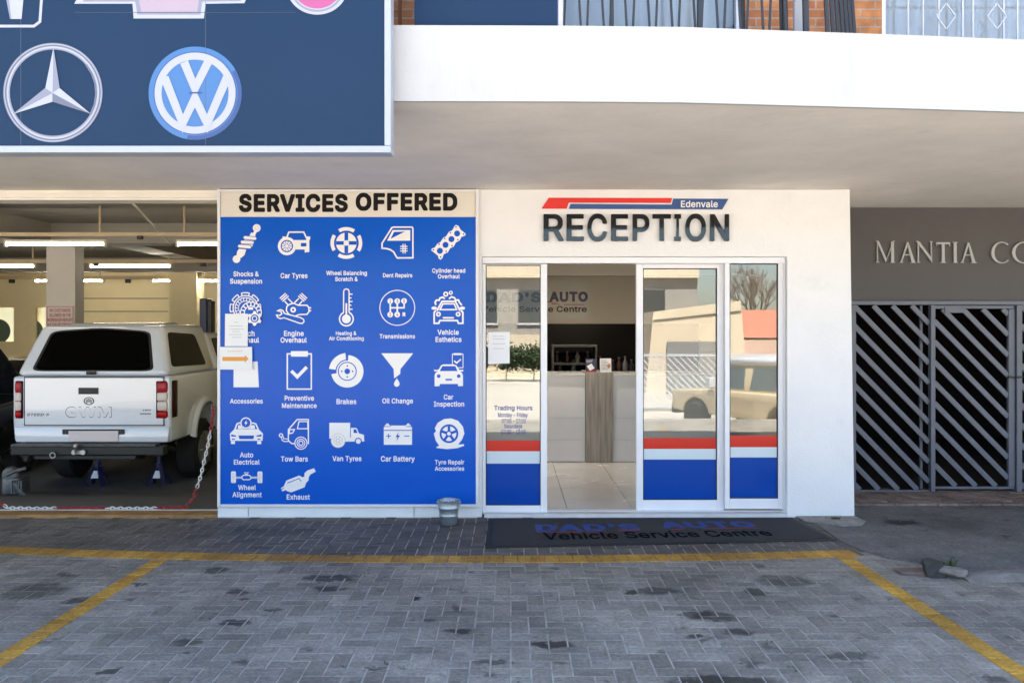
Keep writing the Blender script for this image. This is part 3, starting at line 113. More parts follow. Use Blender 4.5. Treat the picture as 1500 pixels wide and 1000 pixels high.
class MB:
    def __init__(s): s.v = []; s.f = []; s.mi = []; s.mats = []
    def _m(s, m):
        if m is None: m = s.mats[0] if s.mats else None
        if m not in s.mats: s.mats.append(m)
        return s.mats.index(m)
    def add(s, vs, fs, m=None):
        k = len(s.v); s.v += [Vector(p) for p in vs]; i = s._m(m)
        for f in fs: s.f.append([k+a for a in f]); s.mi.append(i)
        return s
    def box(s, x0, x1, y0, y1, z0, z1, m=None):
        return s.add([(x0,y0,z0),(x1,y0,z0),(x1,y1,z0),(x0,y1,z0),(x0,y0,z1),(x1,y0,z1),(x1,y1,z1),(x0,y1,z1)],
              [(0,3,2,1),(4,5,6,7),(0,1,5,4),(1,2,6,5),(2,3,7,6),(3,0,4,7)], m)
    def hexa(s, p, m=None):   # 4 bottom then 4 top
        return s.add(p, [(0,3,2,1),(4,5,6,7),(0,1,5,4),(1,2,6,5),(2,3,7,6),(3,0,4,7)], m)
    def prism(s, a, b, m=None):  # two matching loops
        n = len(a); fs = [list(range(n)), list(range(2*n-1, n-1, -1))]
        for i in range(n): j = (i+1) % n; fs.append([i, n+i, n+j, j])
        return s.add(list(a)+list(b), fs, m)
    def bar(s, p, q, w, h, m=None, up=(0,0,1)):
        p = Vector(p); q = Vector(q); d = (q-p).normalized(); u = Vector(up)
        if abs(d.dot(u)) > .98: u = Vector((0,1,0))
        r = d.cross(u).normalized(); u = r.cross(d).normalized()
        a = [p-r*w/2-u*h/2, p+r*w/2-u*h/2, p+r*w/2+u*h/2, p-r*w/2+u*h/2]
        return s.prism(a, [c+(q-p) for c in a], m)
    def tube(s, pts, r, m=None, n=8, cap=True, closed=False):
        pts = [Vector(p) for p in pts]; N = len(pts); rs = r if isinstance(r, (list, tuple)) else [r]*N
        vs = []; pu = None
        for i, p in enumerate(pts):
            if closed: d = (pts[(i+1) % N]-pts[i-1]).normalized()
            else: d = (pts[min(i+1, N-1)]-pts[max(i-1, 0)]).normalized()
            u = pu if pu is not None else (Vector((0,0,1)) if abs(d.z) < .9 else Vector((1,0,0)))
            u = (u-d*u.dot(d)).normalized(); pu = u; w = d.cross(u)
            for k in range(n):
                a = 2*math.pi*k/n; vs.append(p+(u*math.cos(a)+w*math.sin(a))*rs[i])
        fs = []
        for i in range(N if closed else N-1):
            j = (i+1) % N
            for k in range(n): l = (k+1) % n; fs.append([i*n+k, i*n+l, j*n+l, j*n+k])
        if cap and not closed: fs.append(list(range(n-1, -1, -1))); fs.append([(N-1)*n+k for k in range(n)])
        return s.add(vs, fs, m)
    def lathe(s, prof, c, m=None, n=24, axis='z'):   # prof (r, h)
        vs = []; fs = []
        for r, h in prof:
            for k in range(n):
                a = 2*math.pi*k/n; x, y = r*math.cos(a), r*math.sin(a)
                p = (x, y, h) if axis == 'z' else ((h, x, y) if axis == 'x' else (x, h, -y))
                vs.append(Vector(c)+Vector(p))
        for i in range(len(prof)-1):
            for k in range(n): l = (k+1) % n; fs.append([i*n+k, i*n+l, (i+1)*n+l, (i+1)*n+k])
        fs.append(list(range(n-1, -1, -1))); fs.append([(len(prof)-1)*n+k for k in range(n)])
        return s.add(vs, fs, m)
    def build(s, name, m=None, parent=None, label=None, cat=None, group=None, kind=None, bevel=0, seg=2, smooth=None, origin=None):
        if parent is not None: base = WL[parent]
        else:
            xs = [p.x for p in s.v]; ys = [p.y for p in s.v]
            base = Vector(origin) if origin else Vector(((min(xs)+max(xs))/2, (min(ys)+max(ys))/2, min(p.z for p in s.v)))
        me = bpy.data.meshes.new(name); me.from_pydata([p-base for p in s.v], [], s.f)
        ms = [x for x in s.mats]
        for x in (ms if ms and ms[0] is not None else [m]): me.materials.append(x if x is not None else m)
        for p, i in zip(me.polygons, s.mi): p.material_index = min(i, len(me.materials)-1)
        if bevel:
            bm = bmesh.new(); bm.from_mesh(me); bmesh.ops.remove_doubles(bm, verts=bm.verts, dist=1e-5)
            bmesh.ops.recalc_face_normals(bm, faces=bm.faces)
            ed = [e for e in bm.edges if len(e.link_faces) == 2 and e.calc_face_angle(0) > R(25)]
            bmesh.ops.bevel(bm, geom=ed, offset=bevel, offset_type='OFFSET', segments=seg, profile=.5, affect='EDGES', clamp_overlap=True)
            bm.to_mesh(me); bm.free()
        if smooth:
            for p in me.polygons: p.use_smooth = True
            me.set_sharp_from_angle(angle=R(smooth))
        me.update()
        o = bpy.data.objects.new(name, me); COL.objects.link(o)
        if parent is not None: o.parent = parent
        else: o.location = base
        WL[o] = base
        return tag(o, label, cat, group, kind)

class Flat(MB):
    """flat printed / cut shapes on a real plane; mp(u, v, d) gives the point, d metres in front of the plane"""
    def __init__(s, mp, d0=.001, eps=.0004, t=(0,0,1), yup=False):
        super().__init__(); s.mp = mp; s.d = d0; s.eps = eps; s.t = t; s.flip = yup
    def T(s, x, y): return (s.t[0]+x/s.t[2], s.t[1]+y/s.t[2])
    def face(s, pts, m):
        ar = sum(pts[i][0]*pts[(i+1) % len(pts)][1]-pts[(i+1) % len(pts)][0]*pts[i][1] for i in range(len(pts)))
        if ar > 0: pts = pts[::-1]
        s.add([s.mp(*p, s.d) for p in pts], [list(range(len(pts)))], m)
    def poly(s, pts, m): s.face([s.T(*p) for p in pts], m); s.d += s.eps; return s
    def rect(s, x0, y0, x1, y1, m): return s.poly([(x0,y0),(x1,y0),(x1,y1),(x0,y1)], m)
    def disc(s, x, y, r, m, n=28, ry=None): return s.poly([(x+r*math.cos(2*math.pi*k/n), y+(ry or r)*math.sin(2*math.pi*k/n)) for k in range(n)], m)
    def ring(s, x, y, r1, r0, m, a0=0, a1=360, n=36, asp=1.):
        n = max(4, int(n*abs(a1-a0)/360)); P = lambda r, k: s.T(x+r*math.cos(R(a0+(a1-a0)*k/n)), y-asp*r*math.sin(R(a0+(a1-a0)*k/n)))
        for k in range(n): s.face([P(r0,k), P(r1,k), P(r1,k+1), P(r0,k+1)], m)
        s.d += s.eps; return s
    def line(s, pts, w, m, closed=False):
        P = [Vector(p) for p in pts]; N = len(P); L = []; Q = []
        for i in range(N):
            a = P[i-1] if (closed or i > 0) else None; b = P[(i+1) % N] if (closed or i < N-1) else None
            d1 = (P[i]-a).normalized() if a is not None else None; d2 = (b-P[i]).normalized() if b is not None else None
            n1 = Vector((-d1.y, d1.x)) if d1 else None; n2 = Vector((-d2.y, d2.x)) if d2 else None
            if n1 is None: o = n2*w/2
            elif n2 is None: o = n1*w/2
            else:
                nn = (n1+n2); nn = nn.normalized() if nn.length > 1e-4 else n1
                o = nn*(w/2/max(.45, nn.dot(n1)))
            L.append(P[i]+o); Q.append(P[i]-o)
        for i in range(N if closed else N-1):
            j = (i+1) % N; s.face([s.T(*L[i]), s.T(*L[j]), s.T(*Q[j]), s.T(*Q[i])], m)
        s.d += s.eps; return s
    def text(s, t, x0, x1, ytop, m, ybot=None, off=.0, shear=0., asp=1., space=1.):
        """fit between x0 and x1 (in map units); ytop = top of the glyphs; ybot fits the height too"""
        vs, fr, al, a, b, c, d = text_geo(t, off, shear, space)
        k = (x1-x0)/(b-a); kv = k*asp if ybot is None else (ybot-ytop)/(d-c)
        pts = [s.mp(x0+(v.x-a)*k, ytop+(d-v.y)*kv, s.d) for v in vs]
        used = sorted({i for f in fr for i in f}); ix = {i: n for n, i in enumerate(used)}
        s.add([pts[i] for i in used], [[ix[i] for i in f] for f in fr], m); s.d += s.eps; return s

def plane(Y):      # photo pixel -> point on the vertical plane at depth Y
    return lambda x, y, d=0.: Vector(((x-CX)/F*Y, Y-d, EYE-(y-CY)/F*Y))
def G(x, y, z=0.):  # photo pixel -> point on the ground
    Y = F*(EYE-z)/(y-CY); return Vector(((x-CX)/F*Y, Y, z))
def solid_letters(mb, t, mp, x0, x1, y0, y1, dep, m, off=0., sp=1.):
    vs, fr, al, a, b, c, d = text_geo(t, off, 0., sp)
    mb.add([mp(x0+(v.x-a)/(b-a)*(x1-x0), y0+(d-v.y)/(d-c)*(y1-y0), dep[1] if v.z > .005 else dep[0]) for v in vs], al, m)
D = 7.95                       # depth of the white shop front
PW = plane(D)
def X_(x, Y=D): return (x-CX)/F*Y
def Z_(y, Y=D): return EYE-(y-CY)/F*Y
SOF = 2.89
# ------------------------------------------------------------------ materials
wall_w = mat('white_plaster', (.765,.775,.785), .75, var=.035, scale=2.2, bump=.25, bscale=45)
soffit_m = mat('soffit_paint', (.86,.81,.735), .8, var=.075, scale=1.6, bump=.45, bscale=9)
def wear(m, amt, sc, stretch=(1,1,1)):   # faint irregular stains over an existing base colour
    n = m.node_tree.nodes; l = m.node_tree.links; b = n['Principled BSDF']; src = b.inputs['Base Color'].links[0].from_socket
    tc = n.new('ShaderNodeTexCoord'); mp = n.new('ShaderNodeMapping'); mp.inputs['Scale'].default_value = stretch; t = n.new('ShaderNodeTexNoise'); t.inputs['Scale'].default_value = sc; t.inputs['Detail'].default_value = 9; t.inputs['Roughness'].default_value = .72
    l.new(tc.outputs['Object'], mp.inputs[0]); l.new(mp.outputs[0], t.inputs['Vector'])
    r = n.new('ShaderNodeMapRange'); r.inputs['From Min'].default_value = .30; r.inputs['From Max'].default_value = .42; r.inputs['To Min'].default_value = 1-amt; r.inputs['To Max'].default_value = 1
    l.new(t.outputs['Fac'], r.inputs['Value']); q = n.new('ShaderNodeMix'); q.data_type = 'RGBA'; q.blend_type = 'MULTIPLY'; q.inputs['Factor'].default_value = 1
    l.new(src, q.inputs['A']); l.new(r.outputs['Result'], q.inputs['B']); l.new(q.outputs['Result'], b.inputs['Base Color'])
fascia_m = mat('fascia_paint', (.45,.45,.445), .7, var=.025, scale=2.0, bump=.2, bscale=30)
wear(wall_w, .06, 2.6); wear(soffit_m, .10, 1.7, (1,2.2,1)); wear(fascia_m, .07, 1.5, (2.2,1,.5))
alu = mat('white_aluminium', (.78,.79,.82), .35, var=.02, scale=5)
rubber = mat('black_rubber', (.012,.012,.012), .7, var=.2, scale=12)
black = mat('black_plastic', (.01,.01,.011), .45)
cream = mat('cream_wall', (.85,.74,.47), .7, var=.05, scale=1.5)
grey_c = mat('grey_concrete_paint', (.32,.295,.255), .8, var=.06, scale=1.2)
dark_in = mat('dark_interior', (.006,.005,.005), .9, ior=1.2)

def paver_material(name, tone_a, tone_b, spots=(), dirt=.35, bright=1.):
    m = bpy.data.materials.new(name); m.use_nodes = True; _mats[name] = m
    n = m.node_tree.nodes; l = m.node_tree.links; b = n['Principled BSDF']; b.inputs['IOR'].default_value = 1.45
    at = n.new('ShaderNodeAttribute'); at.attribute_name = 'tone'
    geo = n.new('ShaderNodeNewGeometry')
    mx = n.new('ShaderNodeMix'); mx.data_type = 'RGBA'; mx.inputs['A'].default_value = (*tone_a, 1); mx.inputs['B'].default_value = (*tone_b, 1)
    l.new(at.outputs['Fac'], mx.inputs['Factor']); cur = mx.outputs['Result']
    def noise(sc, det=6, ro=.6, stretch=None):
        t = n.new('ShaderNodeTexNoise'); t.inputs['Scale'].default_value = sc; t.inputs['Detail'].default_value = det; t.inputs['Roughness'].default_value = ro
        l.new(geo.outputs['Position'], t.inputs['Vector']); return t.outputs['Fac']
    def mult(cur, fac, lo, hi, a, c):
        r = n.new('ShaderNodeMapRange'); r.inputs['From Min'].default_value = lo; r.inputs['From Max'].default_value = hi
        r.inputs['To Min'].default_value = a; r.inputs['To Max'].default_value = c; l.new(fac, r.inputs['Value'])
        q = n.new('ShaderNodeMix'); q.data_type = 'RGBA'; q.blend_type = 'MULTIPLY'; q.inputs['Factor'].default_value = 1
        l.new(cur, q.inputs['A']); l.new(r.outputs['Result'], q.inputs['B']); return q.outputs['Result']
    cur = mult(cur, noise(1.1), .35, .65, 1-dirt, 1+dirt*.45)
    cur = mult(cur, noise(7, 5), .3, .7, .80, 1.16)
    cur = mult(cur, noise(90, 3), .3, .7, .82, 1.15)
    cur = mult(cur, noise(5.5, 4, .5), .28, .37, .38, 1.0)
    cur = mult(cur, noise(19, 2, .4), .22, .29, .35, 1.0)
    cur = mult(cur, noise(42, 2, .5), .28, .7, .72, 1.2)
    if spots:
        dn = n.new('ShaderNodeTexNoise'); dn.inputs['Scale'].default_value = 14; dn.inputs['Detail'].default_value = 4
        l.new(geo.outputs['Position'], dn.inputs['Vector'])
        off = n.new('ShaderNodeVectorMath'); off.operation = 'MULTIPLY_ADD'; off.inputs[1].default_value = (.16,.16,0); l.new(dn.outputs['Color'], off.inputs[0]); l.new(geo.outputs['Position'], off.inputs[2])
        for (x, y, rx, ry, k) in spots:
            p = G(x, y)
            s1 = n.new('ShaderNodeVectorMath'); s1.operation = 'SUBTRACT'; l.new(off.outputs[0], s1.inputs[0]); s1.inputs[1].default_value = (p.x+.08, p.y+.08, 0)
            s2 = n.new('ShaderNodeVectorMath'); s2.operation = 'MULTIPLY'; l.new(s1.outputs[0], s2.inputs[0]); s2.inputs[1].default_value = (1/rx, 1/ry, 0)
            s3 = n.new('ShaderNodeVectorMath'); s3.operation = 'LENGTH'; l.new(s2.outputs[0], s3.inputs[0])
            cur = mult(cur, s3.outputs['Value'], .70, 1.08, k*.6, 1.)
    l.new(cur, b.inputs['Base Color']); b.inputs['Roughness'].default_value = .72
    nb = n.new('ShaderNodeTexNoise'); nb.inputs['Scale'].default_value = 160; nb.inputs['Detail'].default_value = 3; l.new(geo.outputs['Position'], nb.inputs['Vector'])
    bp = n.new('ShaderNodeBump'); bp.inputs['Strength'].default_value = .35; bp.inputs['Distance'].default_value = .004
    l.new(nb.outputs['Fac'], bp.inputs['Height']); l.new(bp.outputs['Normal'], b.inputs['Normal'])
    return m

SPOTS = [(925,868,.05,.05,.3),(608,876,.035,.05,.15),(808,943,.13,.06,.3),(672,924,.09,.05,.4),(1020,930,.07,.05,.35),(1060,1000,.28,.10,.3),
         (480,846,.2,.1,.45),(345,911,.10,.06,.4),(480,862,.09,.06,.4),(357,878,.04,.03,.4),(345,867,.09,.06,.45),(315,835,.09,.09,.5),
         (1085,926,.08,.06,.4),(550,977,.05,.03,.4),(275,940,.1,.06,.6),(160,983,.05,.04,.4),(110,880,.08,.06,.5),(50,865,.2,.2,.6),
         (965,865,.15,.08,.55),(1045,902,.14,.1,.6),(1105,866,.08,.08,.5),(720,968,.1,.05,.65),(1240,960,.16,.05,.7),(400,893,.05,.04,.5),(205,855,.05,.05,.4),(1145,850,.2,.15,.75),(1020,900,.1,.1,.6)]
pav_m = paver_material('grey_paver', (.215,.193,.162), (.31,.28,.238), SPOTS)
pav_back = paver_material('stained_shaded_paver', (.098,.088,.077), (.155,.140,.122), (), .3)  # darker tone holds dirt plus some of the shade under the canopy
yel_m = paver_material('yellow_painted_paver', (.40,.20,.025), (.55,.30,.04), (), .35)
conc_m = paver_material('weathered_concrete', (.15,.147,.143), (.17,.167,.163), [(1320,766,.16,.12,.4)], .45)
pink_m = paver_material('red_toned_paver', (.17,.125,.105), (.25,.185,.16), (), .3)
sand_m = mat('joint_sand', (.36,.335,.295), .95, var=.4, scale=5)
asph = mat('pale_tar', (.375,.34,.295), .9, var=.2, scale=.6)  # one even pale warm base, raised to bounce more light onto the soffit

# ------------------------------------------------------------------ ground
gm = MB()
prof = [(-500,-.8),(-2.4,-.8),(-.6,-.03),(8.0,-.03),(8.02,-.45),(500,-.45)]
for (y0, z0), (y1, z1) in zip(prof, prof[1:]):
    gm.add([(-500,y0,z0),(500,y0,z0),(500,y1,z1),(-500,y1,z1)], [(0,1,2,3)])
gm.build('ground', asph, kind='structure', origin=(0,0,-.75))
sb = MB()
for x0, x1, y1 in ((-9,3.03,7.96),(3.03,9,8.45)): sb.add([(x0,-.6,-.0032),(x1,-.6,-.0032),(x1,y1,-.0032),(x0,y1,-.0032)], [(0,1,2,3)]); sb.add([(x0,-.6,-.03),(x1,-.6,-.03),(x1,-.6,-.0032),(x0,-.6,-.0032)], [(0,1,2,3)])
sb.build('joint_sand_bed', sand_m, kind='structure', origin=(0,0,0))
MB().add([(3.03,8.4,-.005),(9,8.4,-.005),(9,9.2,-.005),(3.03,9.2,-.005)], [(0,1,2,3)]).build('landing_bed', sand_m, kind='structure', origin=(5,8.8,0))

class Bricks:
    def __init__(s): s.v = []; s.f = []; s.t = []
    def add(s, cx, cy, lx, ly, rot=0., z=0., j=.0068, h=.02):
        ca, sa = math.cos(rot), math.sin(rot); k = len(s.v); c = .0035; dz = random.uniform(-.0012, .0012)
        for e, zz in ((0., z-.004+dz), (c, z+dz)):
            a, b = lx/2-j/2-e, ly/2-j/2-e
            for sx, sy in ((-1,-1),(1,-1),(1,1),(-1,1)): x, y = sx*a, sy*b; s.v.append((cx+x*ca-y*sa, cy+x*sa+y*ca, zz))
        a, b = lx/2-j/2, ly/2-j/2
        for sx, sy in ((-1,-1),(1,-1),(1,1),(-1,1)): x, y = sx*a, sy*b; s.v.append((cx+x*ca-y*sa, cy+x*sa+y*ca, z-h))
        s.f.append((k+4,k+5,k+6,k+7))
        for i in range(4): n = (i+1) % 4; s.f.append((k+i,k+n,k+4+n,k+4+i)); s.f.append((k+8+i,k+8+n,k+n,k+i))
        s.t += [min(1, max(0, random.gauss(.5, .30)-(.35 if random.random() < .06 else 0)))]*9
    def build(s, name, m):
        me = bpy.data.meshes.new(name); me.from_pydata(s.v, [], s.f); me.materials.append(m)
        a = me.attributes.new('tone', 'FLOAT', 'FACE'); a.data.foreach_set('value', s.t); me.update()
        o = bpy.data.objects.new(name, me); COL.objects.link(o); tag(o, kind='structure'); return o

def y_line(x):   # the painted line bends very slightly with the fall of the paving
    return 6.485 + .022*(x+.3)**2
def conc_edge(x):  # front edge of the concrete apron at the gate (world y as a function of x)
    return 6.9-.55*(x-2.6)/1.6
bf, bb = Bricks(), Bricks()
w = .1
for i in range(-90, 90):
    for j in range(-6, 81):
        q = (i-j) % 4
        if q == 0: cx, cy, lx, ly = (i+1)*w, (j+.5)*w, .2, .1
        elif q == 3: cx, cy, lx, ly = (i+.5)*w, (j+1)*w, .1, .2
        else: continue
        if cy > 7.93 or cy < -.5: continue
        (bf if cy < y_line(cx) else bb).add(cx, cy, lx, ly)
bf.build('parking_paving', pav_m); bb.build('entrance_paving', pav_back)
yb = Bricks()
x = -9.
while x < 2.58:
    th = math.atan(.044*(x+.3)); yb.add(x, y_line(x)+.0, .1, .2, th, .0035, .004); x += .1
def stripe(p, q):
    p = Vector(p); q = Vector(q); d = q-p; n = int(d.length/.1); a = math.atan2(d.y, d.x)
    for k in range(n):
        c = p+d*(k+.5)/n; yb.add(c.x, c.y, .1, .118, a, .0036, .004)
pa, pb = G(234,820), G(0,966); stripe((pa.x, pa.y+.0), (pb.x+(pb.x-pa.x)*1.4, pb.y+(pb.y-pa.y)*1.4))
pa, pb = G(1235,815), G(1500,988); stripe((pa.x, pa.y+.0), (pb.x+(pb.x-pa.x)*1.4, pb.y+(pb.y-pa.y)*1.4))
yb.build('parking_bay_marking', yel_m)

# concrete apron in front of the gate, with a broken front kerb
cp = [G(1186,757), G(1206,775), G(1232,793), G(1262,806), G(1300,818), G(1345,824)]
cp = [(p.x, p.y) for p in cp]+[(G(1372,833).x, G(1372,833).y), (G(1412,838).x, G(1412,838).y), (G(1440,844).x, G(1440,844).y), (4.2,5.95), (9,5.9), (9,8.43), (3.045,8.43), (3.045,7.96)]
ca = MB(); ca.prism([(x,y,.0075) for x, y in cp][::-1], [(x,y,-.004) for x, y in cp][::-1])
o = ca.build('concrete_apron', conc_m, kind='structure', origin=(3,7,0))
lb = Bricks()
for i in range(30, 91):
    for j in range(85, 92):
        q = (i-j) % 4
        if q == 0: lb.add((i+1)*w, (j+.5)*w, .2, .1, z=.02)
        elif q == 3: lb.add((i+.5)*w, (j+1)*w, .1, .2, z=.02)
lb.build('gate_landing', pink_m)
eb = Bricks()
x = 3.1
while x < 9: eb.add(x, 8.475, .2, .1, z=.024, h=.04); x += .2
eb.build('landing_edging', pink_m)

# ------------------------------------------------------------------ the shop building
bld = thing('shop_building', (0,8.5,0), 'white two storey shop building with a deep concrete canopy over the reception entrance', 'building')
XL, XR = X_(319), X_(1250)
dl, dr, dt = X_(706), X_(1153), Z_(376)
wm = MB()
ol = [(XL,-.02),(dl,-.02),(dl,dt),(dr,dt),(dr,-.02),(X_(1252),-.02),(X_(1245),SOF-.002),(XL,SOF-.002)]
wm.prism([(x,D,z) for x, z in ol], [(x,D+.22,z) for x, z in ol])
wm.prism([(dr+.3,D+.221,-.02),(X_(1252),D+.221,-.02),(X_(1245),D+.221,SOF-.002),(dr+.3,D+.221,SOF-.002)], [(dr+.3,D+1.18,-.02),(X_(1252),D+1.18,-.02),(X_(1245),D+1.18,SOF-.002),(dr+.3,D+1.18,SOF-.002)])
wm.build('wall', wall_w, bld, bevel=.006, seg=2)
pl = MB()
for x0, x1 in ((320,364),(366,606),(608,704)): pl.box(X_(x0), X_(x1), D-.018, D-.001, 0.003, Z_(741))
pl.build('plinth', mat('plinth_paint', (.76,.78,.80), .6, var=.06, scale=4), bld)
# canopy slab
fx = [(-16,4.9),(-.64,4.87),(.32,4.88),(.92,4.90),(1.64,4.975),(2.27,5.04),(2.90,5.115),(6,5.55),(14,6.15)]
def slab_poly(grow): return [(x, y-grow) for x, y in fx]
back = [(14,9.2),(3.0,9.2),(3.0,8.17),(-16,8.17)]
cs = MB(); P = slab_poly(0)+back
cs.prism([(x,y,SOF) for x, y in P], [(x,y,3.27) for x, y in P])
cs.build('canopy_slab', soffit_m, bld)
fb = MB(); a = slab_poly(.03); b_ = slab_poly(.001)
for i in range(len(a)-1):
    (x0,y0),(x1,y1) = a[i], a[i+1]; (u0,v0),(u1,v1) = b_[i], b_[i+1]
    k = len(fb.v)
vs = []; fs = []
for (x0,y0),(u0,v0) in zip(a, b_): vs += [(x0,y0,SOF-.012),(x0,y0,3.285),(u0,v0+.16,3.285),(u0,v0,SOF-.012)]
for i in range(len(a)-1):
    k = i*4
    for q in range(4): r = (q+1) % 4; fs.append([k+q, k+4+q, k+4+r, k+r])
fs.append([0,1,2,3]); fs.append([len(vs)-1,len(vs)-2,len(vs)-3,len(vs)-4])
fb.add(vs, [f[::-1] for f in fs]); fb.build('fascia', fascia_m, bld)
# rooms behind the front
ml = MB(); ml.box(-14, XL, 8.0, 8.22, Z_(293,8.0), SOF-.003)
ml.box(-14, XL, 7.975, 8.0, Z_(289.5,7.975), Z_(284,7.975))
ml.build('lintel', soffit_m, bld)
ws = MB()
ws.box(-14, -2.55, 8.22, 22, 3.14, 3.27, grey_c)
ws.box(-14.2, -14, 8.0, 22.2, -.3, 3.14, cream)
ws.box(-2.62, -2.42, 8.18, 22.2, -.3, 3.14, cream)
ws.build('workshop_shell', grey_c, bld)
bw = MB()  # rear wall with two window openings
Yb = 22.
bx = [-14, X_(-40,Yb), X_(20,Yb), X_(52,Yb), X_(68,Yb), -2.42]; zo0, zo1 = Z_(500,Yb), Z_(450,Yb)
bw.box(bx[0], bx[1], Yb, Yb+.25, -.3, 3.14); bw.box(bx[2], bx[3], Yb, Yb+.25, -.3, 3.14); bw.box(bx[4], bx[5], Yb, Yb+.25, -.3, 3.14)
bw.box(bx[1], bx[2], Yb, Yb+.25, -.3, zo0); bw.box(bx[3], bx[4], Yb, Yb+.25, -.3, zo0)
bw.box(bx[1], bx[2], Yb, Yb+.25, zo1, 3.14); bw.box(bx[3], bx[4], Yb, Yb+.25, zo1, 3.14)
bw.build('workshop_back_wall', cream, bld)
rl = MB()
for y in (437, 456): rl.box(X_(122,Yb), X_(247,Yb), Yb-.02, Yb-.001, Z_(y+.7,Yb), Z_(y-.7,Yb))
rl.build('wall_joint', mat('joint_line_brown', (.3,.25,.18), .8), bld)  # thin brown strips laid along the back wall
fr_m = mat('frosted_pane', (.75,.72,.5), .5); fr_m.node_tree.nodes['Principled BSDF'].inputs['Transmission Weight'].default_value = .55
for x0, x1 in ((bx[1],bx[2]),(bx[3],bx[4])):
    wn_ = MB().box(x0, x1, Yb+.08, Yb+.1, zo0, zo1).build('workshop_window', fr_m, bld)
    f = Flat(lambda u, v, d, x1=x1: Vector((x1-.42+u*.3, Yb+.08-d, zo0+.25-v*.3)), .002); f.disc(0,0,1,None); f.build('pane_decal', mat('green_decal', (.10,.16,.12), .5), wn_)
bm_ = MB()
bm_.box(-14, -2.62, 12.6, 13.0, 2.86, 3.14); bm_.box(-14, -2.62, 18.6, 19.0, 2.86, 3.14)
xg = X_(58, 9.2)
bm_.box(X_(75,13.2)-.15, X_(75,13.2)+.3, 8.22, 12.6, 2.9, 3.14)
bm_.box(X_(250,15)-.2, X_(250,15)+.25, 13.0, 18.6, 2.88, 3.14)
bm_.build('ceiling_beam', grey_c, bld)
pm = MB(); Yp = 13.05
pm.box(X_(68,Yp), X_(110,Yp), Yp, Yp+.27, -.3, 3.14)
pm.build('pillar', mat('pillar_paint', (.60,.57,.51), .6, var=.04, scale=2), bld)
pm = MB(); pm.box(X_(248,19.5), X_(288,19.5), 19.5, 20.0, -.3, 3.14); pm.build('pillar', cream, bld)
# conduit along the ceiling
MB().tube([(X_(128,8.6),8.6,3.12),(X_(190,10.2),10.2,3.12),(X_(250,12.5),12.5,2.84)], .013, n=6).build('conduit', soffit_m, bld)
# reception interior
rc = MB(); rw = mat('reception_wall', (.68,.62,.52), .6, var=.02, scale=2)
rc.box(-.75, -.62, 8.18, 14.6, -.02, 2.9, rw); rc.box(3.02, 3.14, 9.14, 14.6, -.02, 2.9, rw); rc.box(-.62, 3.02, 14.4, 14.6, -.02, 2.9, rw)
rc.box(-.62, 3.02, 8.18, 14.4, 2.44, 2.56, mat('reception_ceiling', (.42,.40,.38), .7))
rc.build('reception_shell', rw, bld)
bk = MB(); Yk = 13.4
bk.box(-.62, 3.02, Yk, Yk+.1, Z_(474,Yk), 2.44)
bk.build('bulkhead', rw, bld)
MB().box(-.62, 3.02, 10.6, 10.72, Z_(403,10.6), 2.44).build('ceiling_beam', rw, bld)
# upper storey
Yu = 6.35
br_m = bpy.data.materials.new('face_brick'); br_m.use_nodes = True
n_ = br_m.node_tree.nodes; l_ = br_m.node_tree.links
bt = n_.new('ShaderNodeTexBrick'); bt.inputs['Color1'].default_value = (.42,.17,.055,1); bt.inputs['Color2'].default_value = (.30,.10,.035,1); bt.inputs['Mortar'].default_value = (.33,.24,.18,1)
bt.inputs['Scale'].default_value = 1; bt.inputs['Brick Width'].default_value = .21; bt.inputs['Row Height'].default_value = .062; bt.inputs['Mortar Size'].default_value = .006; bt.inputs['Bias'].default_value = -.1
tc_ = n_.new('ShaderNodeTexCoord'); sx_ = n_.new('ShaderNodeSeparateXYZ'); cx_ = n_.new('ShaderNodeCombineXYZ')
l_.new(tc_.outputs['Object'], sx_.inputs[0]); ad_ = n_.new('ShaderNodeMath'); l_.new(sx_.outputs['X'], ad_.inputs[0]); l_.new(sx_.outputs['Y'], ad_.inputs[1])
l_.new(ad_.outputs[0], cx_.inputs['X']); l_.new(sx_.outputs['Z'], cx_.inputs['Y']); l_.new(cx_.outputs[0], bt.inputs['Vector'])
nzb = n_.new('ShaderNodeTexNoise'); nzb.inputs['Scale'].default_value = 12; nzb.inputs['Detail'].default_value = 5; l_.new(tc_.outputs['Object'], nzb.inputs['Vector'])
mxb = n_.new('ShaderNodeMix'); mxb.data_type = 'RGBA'; mxb.blend_type = 'OVERLAY'; mxb.inputs['Factor'].default_value = .6
l_.new(bt.outputs['Color'], mxb.inputs['A']); l_.new(nzb.outputs['Fac'], mxb.inputs['B']); l_.new(mxb.outputs['Result'], n_['Principled BSDF'].inputs['Base Color'])
bpb = n_.new('ShaderNodeBump'); bpb.inputs['Strength'].default_value = .6; bpb.inputs['Distance'].default_value = .01; bpb.invert = True
l_.new(bt.outputs['Fac'], bpb.inputs['Height']); l_.new(bpb.outputs['Normal'], n_['Principled BSDF'].inputs['Normal']); n_['Principled BSDF'].inputs['Roughness'].default_value = .85
uw = MB(); H = 8.35
dx0, dx1 = X_(815,Yu), X_(1092,Yu); wx0, wx1 = X_(1292,Yu), X_(1600,Yu)
uw.box(-14, dx0, Yu, Yu+.25, 3.27, H); uw.box(dx1, wx0, Yu, Yu+.25, 3.27, H); uw.box(wx1, 14, Yu, Yu+.25, 3.27, H)
uw.box(dx0, dx1, Yu, Yu+.25, 5.5, H); uw.box(wx0, wx1, Yu, Yu+.25, 5.5, H); uw.box(wx0, wx1, Yu, Yu+.25, 3.27, 3.5)
